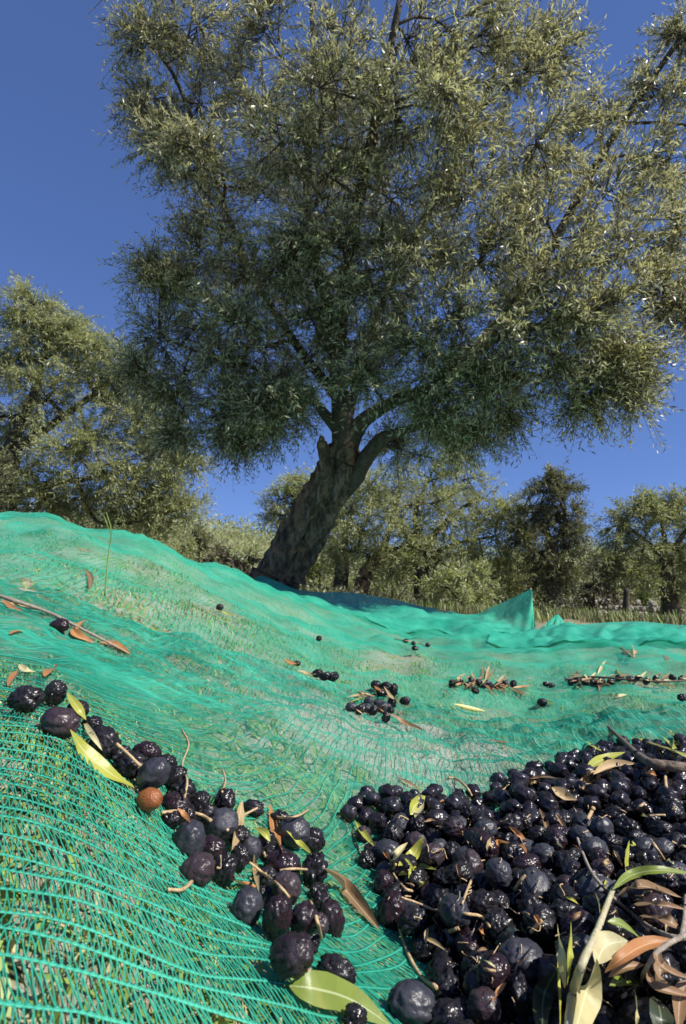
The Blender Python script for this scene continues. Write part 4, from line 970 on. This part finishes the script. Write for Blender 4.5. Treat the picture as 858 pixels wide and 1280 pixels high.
# ------------------------------------------------------------------ large leaves and stalks
def leaf_mesh(path, width, up, curl=.2, n=14, thick=.0003, mat=None, twist=0.0, shape=.9):
    p = smooth_path(path, n); T = unit(np.gradient(p, axis=0)); s = np.linspace(0,1,n)
    prof = np.sin(np.pi*np.clip(s, .0, 1)**shape)**.85; prof = np.maximum(prof, .05*(1-s)); prof[-1] = .01
    up = unit(np.asarray(up, float)); V = []; uv = []
    cross = np.array([-1,-.5,0,.5,1.0])
    for i in range(n):
        side = unit(np.cross(T[i], up)); nn = np.cross(side, T[i]); a = twist*(s[i]-.5)
        sd = side*math.cos(a) + nn*math.sin(a); n2 = np.cross(sd, T[i])
        ww = width*.5*prof[i]
        for c in cross:
            h = curl*ww*(abs(c)**1.4) + .06*ww*math.sin(s[i]*23+c*3)*abs(c)
            V.append(p[i] + sd*c*ww + n2*h); uv.append((s[i], .5+.5*c))
    V = np.array(V); idx = np.arange(n*5).reshape(n,5); q = np.stack([idx[:-1,:-1], idx[:-1,1:], idx[1:,1:], idx[1:,:-1]], -1).reshape(-1,4)
    return mesh('leaf', V, q, [mat], uv=np.array(uv))
def toward(cam_w=1.0, r=0.0, up_w=.8): return np.array([r, -cam_w, up_w])
def add_leaf(pix, wpx, col, label=None, parent=None, lifts=None, up=(0,-.6,1), curl=.25, twist=0.0, name='leaf', group=None, flip=False, cat='leaf', shape=.9):
    lifts = lifts or [0.002]*len(pix)
    pts = [hit(px, py, l) for (px, py), l in zip(pix, lifts)]
    d = np.mean([(p-CAM)@_f for p in pts]); up = np.array(up, float)*(-1 if flip else 1)
    me = leaf_mesh(pts, wpx*.86*d/F, up, curl, mat=LM[col], twist=twist, shape=shape)
    o = link(name, me, parent)
    if label: tag(o, label, cat if parent is None else None, group)
    return o
def add_rod(pix, rpx, mat, label=None, parent=None, lifts=None, name='stalk', cat='stalk', group=None, k=7):
    lifts = lifts or [.001]*len(pix); pts = [hit(px, py, l) for (px, py), l in zip(pix, lifts)]
    d = np.mean([(p-CAM)@_f for p in pts]); V, f = rod(pts, [r*d/F for r in rpx], k, max(10, 5*len(pix)), .08)
    o = link(name, mesh(name, V, f, [MAT[mat]]), parent)
    if label: tag(o, label, cat if parent is None else None, group)
    return o
# long yellow-green leaf under the left line of olives
add_leaf([(88,912),(105,938),(140,968),(177,988)], 22, 'yellow', 'long yellow-green leaf under the upper left olives, reaching the reddish one', lifts=[.004,.004,.004,.002], curl=.15)
add_leaf([(84,866),(98,885),(108,900)], 12, 'yellow', 'short olive-green leaf behind the topmost left olives')
add_leaf([(104,900),(115,918),(128,938)], 8, 'pale', 'pale narrow leaf edge beside the finely creased olive')
add_leaf([(290,1062),(298,1030),(303,1000)], 20, 'tan', 'upright tan pointed leaf in the middle of the left cluster', lifts=[.004,.012,.016], up=(.5,-1,.3))
add_leaf([(354,1066),(344,1042),(338,1005)], 15, 'rust', 'orange pointed leaf standing among the left olives', lifts=[.004,.008,.010], up=(.3,-1,.3))
add_leaf([(390,1068),(376,1055),(358,1038)], 9, 'yellow', 'narrow green leaf crossing the bluish olive of the left cluster', lifts=[.002,.003,.004])
add_leaf([(318,1035),(330,1040),(338,1052)], 12, 'yellow', 'small bright yellow-green leaf scrap between the left olives', lifts=[.003]*3)
add_leaf([(290,1100),(306,1106),(322,1108)], 15, 'rust', 'orange-brown crumpled leaf among the left olives', lifts=[.003]*3)
add_leaf([(318,1068),(320,1090),(324,1115)], 9, 'tan', 'slim tan leaf hanging down in the left cluster', lifts=[.004]*3)
add_leaf([(406,1086),(428,1108),(452,1136),(476,1164)], 22, 'brown', 'folded brown leaf spanning from the left cluster to the heap', lifts=[.004,.006,.005,.002], curl=.9, flip=False)
add_leaf([(362,1232),(395,1236),(440,1250),(490,1283)], 46, 'green', 'big smooth green leaf at the bottom edge below the left cluster', lifts=[.003,.016,.016,.008], curl=.12, up=(.1,-.8,1))
add_leaf([(222,1010),(232,1020),(238,1028)], 8, 'rust', 'small orange bract right of the reddish olive', lifts=[.005]*3)
# thin stalks in the left cluster
for pix, r, lab in [
 ([(146,930),(160,942),(176,958)], [2.2,1.8,2.2], 'brown stalk lying across the creased olive'),
 ([(202,1016),(225,1014),(250,1018),(264,1026)], [2.2,2,2,2.4], 'curved tan stalk right of the reddish olive'),
 ([(231,998),(234,975),(228,955),(236,930),(228,912)], [1.4,1.3,1.3,1.3,1.2], 'thin wavy stalk standing above the left line of olives'),
 ([(210,1112),(228,1112),(240,1102)], [2,2.4,2.6], 'tan stalk pointing left onto the net'),
 ([(312,1078),(330,1092),(348,1106),(362,1122)], [1.6,1.8,1.8,1.8], 'long tan stalk crossing the left cluster'),
 ([(330,1065),(334,1080),(332,1094)], [1.6,1.6,1.6], 'short brown stalk standing in the left cluster'),
 ([(388,1126),(396,1148),(402,1174)], [2,2.2,2], 'brown split stalk beside the narrow olive'),
 ([(350,1088),(368,1086),(384,1087)], [1.5,1.6,1.5], 'pale stalk lying on the shiny olive'),
 ([(366,1228),(378,1222),(388,1212)], [2,2.4,2.4], 'stub of stalk at the base of the big green leaf'),
 ([(284,1038),(300,1022),(322,1010)], [1.5,1.5,1.6], 'grey-brown stalk crossing the upright tan leaf'),
 ([(340,1015),(350,1022),(372,1020),(386,1012)], [1.2,1.4,1.3,1.2], 'thin forked stalk lying on the net above the left cluster'),
 ([(278,990),(282,975),(279,962)], [1.2,1.2,1.2], 'thin brown stalk upright on the net behind the cluster')]:
    add_rod(pix, r, 'twig_tan', lab, group='loose stalks in the left cluster', lifts=[.003]*len(pix))
# dry twig at the upper left
tw = empty('dry_twig', hit(60,765,.003)); tag(tw, 'thin dry twig with shrivelled orange leaves crossing the net at the upper left', 'twig')
add_rod([(-20,738),(15,750),(60,765),(100,785),(135,803),(158,815)], [2.8,2.4,2.2,1.9,1.6,1.2], 'twig_grey', None, tw, lifts=[.008,.008,.010,.010,.008,.004], name='stem')
add_leaf([(90,786),(98,796),(118,804)], 13, 'rust', None, tw, lifts=[.008,.006,.003], curl=.7)
add_leaf([(95,790),(100,780),(106,776)], 8, 'rust', None, tw, lifts=[.008,.012,.012])
add_leaf([(125,803),(145,807),(164,818)], 11, 'rust', None, tw, lifts=[.005,.005,.002], curl=.6)
add_leaf([(0,752),(30,758),(52,762)], 9, 'tan', None, tw, lifts=[.004]*3); add_leaf([(2,748),(16,760),(28,764)], 8, 'rust', None, tw, lifts=[.006]*3)
for pix, w, col, lab in [
 ([(108,712),(114,724),(112,738)], 8, 'brown', 'small curled brown leaf high on the left slope'),
 ([(96,685),(106,688),(118,688)], 4, 'brown', 'thin brown sliver of leaf at the upper left of the net'),
 ([(12,793),(20,790),(30,789)], 9, 'rust', 'orange leaf fragment at the left edge below the twig'),
 ([(24,830),(32,838),(46,840)], 10, 'pale', 'pale torn leaf scrap left of the orange triangle'),
 ([(56,846),(64,838),(70,830)], 16, 'rust', 'orange triangular leaf scrap above the topmost left olives'),
 ([(10,858),(18,845),(22,838)], 12, 'rust', 'orange scrap at the left edge touching the topmost olive'),
 ([(270,762),(282,767),(294,770)], 4, 'yellow', 'yellow sliver of leaf beside the tiny lone olive'),
 ([(356,824),(364,829),(372,830)], 7, 'rust', 'small reddish leaf up-left of the olive trio'),
 ([(372,838),(384,842),(396,843)], 6, 'tan', 'tan leaf tip left of the olive trio'),
 ([(567,880),(588,886),(608,889)], 8, 'yellow', 'yellow-green leaf lying alone in the middle of the net'),
 ([(487,892),(508,905),(535,915)], 10, 'brown', 'long brown leaf trailing right from the tight clump of olives'),
 ([(497,972),(512,979),(526,988)], 5, 'brown', 'slim brown leaf just above the rim of the big heap'),
 ([(610,925),(624,927),(638,928)], 4, 'rust', 'little brown sliver alone above the heap'),
 ([(776,808),(784,814),(792,822)], 6, 'brown', 'brown leaf at the far right of the net by a second one'),
 ([(790,806),(794,814),(793,822)], 6, 'tan', 'upright tan leaf at the far right of the net'),
 ([(832,818),(834,824),(838,826)], 4, 'brown', 'tiny brown leaf near the right edge high on the net'),
 ([(784,868),(776,870),(768,872)], 6, 'pale', 'pale scrap below the long strip of debris'),
 ([(672,876),(684,877),(692,881)], 5, 'green', 'green leaf scrap beside the lone olive between the heaps'),
 ([(480,858),(490,872),(500,881)], 5, 'tan', 'tan leaf on top of the tight clump of olives'),
 ([(434,872),(446,870),(460,866)], 6, 'tan', 'tan leaf at the upper left of the tight clump'),
 ([(437,878),(450,874),(458,872)], 4, 'yellow', 'yellowish narrow leaf in the tight clump')]:
    add_leaf(pix, w, col, lab, curl=.4, lifts=[.004]*3)
# bristling debris heap and long strip: dry leaves one by one
g = np.random.default_rng(91)
for i in range(34):
    px = g.uniform(552, 646); py = 858 - 8*math.exp(-((px-600)/26)**2)*g.uniform(0,1) + g.uniform(-5,4); a = g.uniform(-.9, .9) + (1.2 if abs(px-600) < 14 and i % 2 else 0); l = g.uniform(10, 24)
    c_ = str(g.choice(['brown','tan','rust','brown']))
    add_leaf([(px,py),(px+l*.5*math.cos(a),py-l*.5*math.sin(a)),(px+l*math.cos(a),py-l*math.sin(a))], g.uniform(2.5,5), c_, near_label(c_ + ' '+'dry leaf of the bristling heap', px, py, used_l, [(566,852,'its left tip'),(585,858,'its left part'),(600,858,'its middle'),(600,840,'its tallest leaf'),(622,856,'its right part'),(645,857,'its right tip')]), lifts=[.003,.012,.02], curl=.5, group='dry leaves of the debris heap')
for i in range(42):
    px = g.uniform(706, 858); py = 850 + g.uniform(-9,8)*math.exp(-((px-745)/50)**2) + g.uniform(-3,3); a = g.normal(0,.6); l = g.uniform(8, 24)
    c_ = str(g.choice(['brown','tan','pale','brown']))
    add_leaf([(px,py),(px+l*.5*math.cos(a),py-l*.5*math.sin(a)),(px+l*math.cos(a),py-l*math.sin(a))], g.uniform(2.5,5), c_, near_label(c_ + ' '+'dry leaf of the long strip', px, py, used_l, [(714,850,'its leftmost olive'),(731,854,'its third olive'),(752,849,'its fifth olive'),(772,840,'its upright green leaf'),(798,849,'its middle right'),(830,851,'its right part'),(853,850,'its right end'),(740,860,'its widest part')]), lifts=[.003,.006,.006], curl=.5, group='dry leaves of the long strip')
add_rod([(706,850),(740,846),(790,850),(830,852),(865,850)], [1.2,1.3,1.3,1.2,1.2], 'stick', 'long dark twig lying in the strip of debris at right', lifts=[.008]*5, name='twig', cat='twig')
add_leaf([(778,846),(773,838),(772,832)], 5, 'green', 'small upright green leaf in the strip of debris', lifts=[.004,.01,.014])
add_rod([(494,799),(508,801),(524,804),(540,810)], [.8,.8,.7,.6], 'twig_tan', 'tiny twig carrying small olives far up the net', lifts=[.004]*4, name='twig', cat='twig')
for i in range(12):
    px, py = g.uniform(440, 500), g.uniform(856, 890); a = g.uniform(-.7,.3); l = g.uniform(8,20)
    add_leaf([(px,py),(px+l*.5*math.cos(a),py-l*.5*math.sin(a)),(px+l*math.cos(a),py-l*math.sin(a))], g.uniform(2,4), str(g.choice(['brown','tan','rust'])), near_label('dry scrap in the tight clump', px, py, used_l, [(440,884,'its leftmost olive'),(470,857,'its topmost olive'),(482,896,'its lowest olive'),(492,862,'its upper right olive')]), lifts=[.004,.006,.008], curl=.4, group='dry scraps in the tight clump')
# grass stalk through the net at the upper left
V, f = rod([P(131,745,1.0), P(135,700,1.0), P(139,664,1.0), P(133,640,1.0)], [.0012,.0011,.0009,.0005], 5, 16); gs = tag(link('grass_stalk', mesh('grass_stalk', V, f, [MAT['blade']])), 'single tall grass stalk poking up through the net at the upper left', 'grass stalk')
for a, b in (((138,668),(128,640)), ((139,666),(150,640)), ((136,690),(140,652))):
    me = leaf_mesh([P(*a,1.0), P((a[0]+b[0])/2+1,(a[1]+b[1])/2,1.0), P(*b,1.0)], .0018, (0,-1,.2), .2, 8, mat=MAT['blade'])
    link('blade', me, gs)

# --- things on the big heap
sk = add_rod([(761,909),(778,925),(806,950),(834,957),(870,962),(910,970)], [2.6,3.4,4.6,5.6,5.4,4.6], 'stick', 'thick dark grey stick lying over the back right of the heap', lifts=[.022,.016,.008,.006,.004,.003], name='stick', cat='stick', k=10)
for pix, w, col, lab, lf, kw in [
 ([(788,922),(815,930),(845,940),(880,955)], 17, 'yellow', 'long yellow-green leaf behind the dark stick', [.006,.008,.008,.006], {}),
 ([(838,948),(842,925),(838,912)], 11, 'green', 'green leaf standing up behind the dark stick', [.004,.014,.02], {'up':(.3,-1,.2)}),
 ([(848,946),(840,932),(828,920)], 9, 'yellow', 'narrow yellow leaf leaning at the dark stick', [.004,.010,.014], {}),
 ([(733,962),(752,950),(782,940)], 15, 'yellow', 'pale yellow-green leaf left of the dark stick', [.003,.006,.006], {}),
 ([(733,926),(746,936),(764,944)], 8, 'yellow', 'slim yellow-green leaf with a sharp tip pointing up-left', [.012,.008,.003], {}),
 ([(690,984),(705,998),(722,1000)], 22, 'tan', 'crumpled dry tan leaf near the back rim', [.003]*3, {'curl':.8}),
 ([(715,998),(738,980),(752,968)], 20, 'tan', 'torn tan leaf below the pale yellow-green one', [.003]*3, {'curl':.9}),
 ([(742,968),(765,958),(798,955)], 14, 'tan', 'crinkled tan leaf under the dark stick', [.003]*3, {'curl':.9}),
 ([(660,982),(675,980),(696,990)], 7, 'brown', 'narrow brown leaf at the back rim', [.003]*3, {'curl':.9}),
 ([(662,974),(680,972),(698,973)], 6, 'brown', 'second narrow brown leaf at the back rim', [.004]*3, {'curl':.9}),
 ([(636,1033),(648,1045),(662,1056)], 9, 'rust', 'curled orange-brown leaf sliver left of centre in the heap', [.004]*3, {'curl':1.0}),
 ([(674,1010),(682,1030),(686,1054)], 8, 'brown', 'curled brown leaf sliver standing in the heap', [.004,.006,.004], {'curl':1.0}),
 ([(694,1016),(702,1030),(713,1044)], 7, 'brown', 'second curled brown sliver beside the standing one', [.004]*3, {'curl':1.0}),
 ([(609,1064),(613,1054),(618,1046)], 12, 'tan', 'small tan leaf of the joined pair left of centre', [.003,.006,.008], {'up':(.4,-1,.4)}),
 ([(612,1058),(624,1054),(638,1053)], 10, 'rust', 'small orange-brown leaf of the joined pair left of centre', [.003,.006,.006], {'up':(0,-1,.5)}),
 ([(513,1018),(520,1006),(532,995)], 19, 'yellow', 'round-tipped yellow-green leaf at the left tip of the heap', [.003,.009,.012], {'up':(.5,-1,.4)}),
 ([(519,1022),(525,1014),(530,1004)], 11, 'pale', 'pale leaf under the round-tipped green one', [.003,.005,.006], {'up':(-.5,-1,.4)}),
 ([(498,1082),(516,1070),(530,1045)], 17, 'yellow', 'yellow-green leaf with a brown edge at the left tip', [.004,.008,.010], {'up':(-.3,-1,.5)}),
 ([(488,1082),(497,1068),(510,1053)], 10, 'pale', 'folded cream leaf left of the brown-edged one', [.004,.006,.007], {'curl':.8}),
 ([(444,1026),(456,1044),(468,1058)], 10, 'yellow', 'narrow olive-green leaf at the outermost left tip', [.005,.007,.003], {'curl':.5}),
 ([(516,1088),(528,1085),(546,1087)], 13, 'yellow', 'short bright green leaf lying below the brown-edged one', [.004,.006,.004], {}),
 ([(783,1098),(782,1075),(787,1050)], 15, 'yellow', 'small upright bright green leaf right of centre', [.006,.016,.02], {'up':(.6,-1,.2)})]:
    add_leaf(pix, w, col, lab, lifts=lf, **kw)
for pix, r, lab in [
 ([(560,972),(572,974),(584,985),(590,995)], [1.5,1.5,1.5,1.5], 'thin pale stalk sticking out of the rim of the heap'),
 ([(498,1154),(504,1175),(514,1200),(528,1222),(545,1234)], [1.8,2.2,2.3,2.2,2.6], 'long curved tan stalk at the lower left of the heap over the net'),
 ([(496,1120),(520,1128),(546,1138),(580,1142),(602,1146),(612,1158)], [1.4,1.6,1.7,1.8,1.8,1.8], 'long jointed tan stalk across the left of the heap'),
 ([(592,1096),(586,1108),(578,1130)], [2.0,1.6,1.4], 'forked stalk rising above the long jointed one'),
 ([(644,1112),(650,1102),(657,1094)], [2.2,2,1.8], 'short thick tan stalk left of the smooth oval olive'),
 ([(562,1164),(568,1162),(574,1160)], [2.5,2.4,2.6], 'stubby tan stalk in the lower heap'),
 ([(596,1208),(608,1212),(620,1214)], [2.2,1.8,1.6], 'red-brown stalk near the bottom of the heap'),
 ([(722,1048),(730,1070),(742,1094),(766,1120)], [2.2,2.0,2.0,2.0], 'bent grey twig coming down to the sprig'),
 ([(795,1018),(798,1010),(806,1004)], [1.6,1.6,1.6], 'small curved pale stalk in the right of the heap'),
 ([(812,1020),(822,1019),(832,1019)], [1.4,1.4,1.4], 'straight pale stalk in the right of the heap'),
 ([(808,1042),(818,1056),(830,1074)], [1.6,1.8,1.8], 'slanting yellow stalk at the right of the heap'),
 ([(833,984),(832,970),(836,962)], [1.8,1.8,1.8], 'upright pale stalk under the dark stick'),
 ([(735,1024),(740,1014),(742,1010)], [2.4,2.4,2.6], 'whitish stub in the centre right of the heap'),
 ([(495,1080),(492,1092),(506,1110),(516,1114)], [1.6,1.6,1.6,1.8], 'hooked pale stalk on the net at the left tip'),
 ([(664,1165),(672,1156),(678,1150)], [2.4,2.2,2.4], 'short tan stub beneath the smooth oval olive'),
 ([(840,1052),(848,1056),(856,1058)], [1.6,1.6,1.6], 'yellow stalk at the right edge of the heap')]:
    add_rod(pix, r, 'twig_tan' if 'grey' not in lab else 'twig_grey', lab, group='loose stalks on the big heap', lifts=[.003]*len(pix))
for i in range(46):
    px, py = g.uniform(480, 850), g.uniform(990, 1260)
    if not inside(px, py): continue
    a = g.uniform(0, 3.1); l = g.uniform(5, 12)*(.6+(py-950)/400)
    add_rod([(px,py),(px+.5*l*math.cos(a)+1,py+.5*l*math.sin(a)),(px+l*math.cos(a),py+l*math.sin(a))], [.9,.7,.85], 'twig_tan', near_label('tiny broken stalk', px, py, used_l, HL), group='tiny broken stalks in the big heap', lifts=[.0015]*3, k=5)
for i in range(44):
    px, py = g.uniform(470, 850), g.uniform(965, 1235)
    if not inside(px, py+6): continue
    rim = py < 1035; a = g.uniform(-.5, .5) if rim else g.uniform(0, 3.1); l = g.uniform(12, 30)*(.75 if rim else 1)*(.6+(py-950)/500)
    c_ = str(g.choice(['tan','brown','yellow','pale','rust','tan'])); nm_ = {'tan':'dry tan','brown':'brown','yellow':'yellow-green','pale':'cream','rust':'rusty'}[c_]
    add_leaf([(px,py),(px+.5*l*math.cos(a),py+.5*l*math.sin(a)-1.5),(px+l*math.cos(a),py+l*math.sin(a))], g.uniform(3,8), c_, near_label(nm_+' leaf sliver', px, py, used_l, HL), lifts=[.001,.004,.003], curl=float(g.uniform(.3,1.1)), up=(float(g.normal(0,.5)),-.8,.8), group='loose leaf slivers on the big heap')
for i in range(26):
    px, py = g.uniform(470, 850), g.uniform(970, 1235)
    if not inside(px, py+6): continue
    a = g.uniform(0, 3.1); l = g.uniform(14, 34)*(.6+(py-950)/500); w1, w2 = g.normal(0, l*.12, 2)
    add_rod([(px,py),(px+.33*l*math.cos(a)+w1,py+.33*l*math.sin(a)+w2),(px+.66*l*math.cos(a)-w1,py+.66*l*math.sin(a)-w2),(px+l*math.cos(a),py+l*math.sin(a))], [.9,.7,.7,1.0], str(g.choice(['twig_tan','twig_grey','twig_tan'])), near_label('thin wiry stem', px, py, used_l, HL), group='thin stems on the big heap', lifts=[.002,.004,.003,.002], k=5)
# leafy sprig at the lower right
sp = empty('olive_sprig', hit(715,1250,.01)); tag(sp, 'fresh olive sprig with pale stem and long green leaves at the heap bottom right', 'sprig')
add_rod([(712,1290),(716,1245),(728,1205),(748,1160),(764,1118),(768,1108)], [6,5.2,4.4,3.8,3.6,3.2], 'stem_green', None, sp, lifts=[.022,.024,.024,.024,.024,.024], name='stem')
add_rod([(764,1120),(790,1142),(815,1160),(845,1172),(880,1170)], [2.6,2.4,2.4,2.8,3], 'twig_grey', None, sp, lifts=[.022,.016,.014,.014,.012], name='side_stem')
for pix, w, col, lf, kw in [
 ([(766,1112),(790,1094),(825,1088),(875,1094)], 15, 'green', [.024,.032,.034,.030], {'up':(0,-.5,1)}),
 ([(706,1235),(702,1190),(697,1154)], 13, 'pale', [.022,.026,.026], {'up':(-.8,-1,.3)}),
 ([(709,1232),(712,1190),(714,1151)], 13, 'yellow', [.022,.026,.028], {'up':(.6,-1,.3)}),
 ([(760,1152),(778,1156),(800,1172)], 14, 'green', [.022,.020,.014], {}),
 ([(716,1300),(733,1240),(746,1198)], 44, 'pale', [.03,.040,.034], {'up':(.2,-1,.5)}),
 ([(678,1300),(680,1245),(696,1212)], 30, 'dark', [.02,.022,.016], {'up':(-.4,-1,.5)}),
 ([(700,1290),(699,1245),(697,1200)], 9, 'yellow', [.024,.026,.020], {'up':(.6,-1,.2)}),
 ([(744,1116),(748,1128),(750,1142)], 9, 'yellow', [.018,.022,.022], {'up':(.4,-1,.2)}),
 ([(745,1205),(758,1182),(785,1176)], 34, 'pale', [.02,.026,.022], {'up':(0,-.8,1)})]:
    add_leaf(pix, w, col, None, sp, lifts=lf, curl=kw.pop('curl', .3), **kw)
ds_ = empty('dry_sprig', hit(850,1175,.01)); tag(ds_, 'dried olive sprig with curled brown and rust leaves at the lower right edge', 'sprig')
add_rod([(885,1160),(850,1172),(822,1190),(806,1215),(800,1230)], [3.6,3.2,2.8,2.4,2], 'twig_grey', None, ds_, lifts=[.012,.014,.016,.014,.010], name='stem')
add_rod([(858,1120),(856,1150),(852,1172)], [2.6,2.8,3], 'twig_grey', None, ds_, lifts=[.016,.016,.014], name='side_stem')
for pix, w, col, lf, kw in [
 ([(846,1176),(810,1180),(780,1196),(756,1216)], 19, 'rust', [.016,.024,.024,.020], {'curl':.5}),
 ([(772,1120),(800,1108),(830,1116),(852,1122)], 14, 'brown', [.016,.020,.018,.014], {'curl':.8}),
 ([(786,1134),(820,1131),(862,1138)], 10, 'brown', [.014,.018,.016], {'curl':.8}),
 ([(798,1146),(830,1150),(853,1162)], 20, 'brown', [.014,.020,.018], {'curl':.4}),
 ([(806,1206),(780,1210),(760,1222)], 12, 'brown', [.014,.016,.012], {'curl':.6}),
 ([(800,1222),(784,1224),(762,1232)], 20, 'green', [.012,.016,.012], {'curl':.2}),
 ([(826,1180),(822,1200),(840,1216),(870,1226)], 13, 'brown', [.016,.022,.022,.018], {'curl':.7}),
 ([(810,1212),(816,1232),(840,1240),(875,1248)], 14, 'brown', [.014,.022,.022,.018], {'curl':.7}),
 ([(822,1196),(826,1220),(822,1240)], 18, 'brown', [.010,.014,.012], {'curl':.4}),
 ([(828,1300),(826,1268),(820,1246)], 30, 'dark', [.014,.020,.014], {}),
 ([(795,1290),(796,1262),(793,1236)], 9, 'pale', [.02,.024,.018], {'up':(.5,-1,.2)}),
 ([(860,1225),(850,1250),(848,1290)], 22, 'brown', [.018,.024,.02], {'curl':.5})]:
    add_leaf(pix, w, col, None, ds_, lifts=lf, curl=kw.pop('curl', .3), **kw)
for o_ in bpy.data.objects:
    if 'label' in o_ and len(o_['label'].split()) > 16: print('LONG', o_.name, o_['label'])
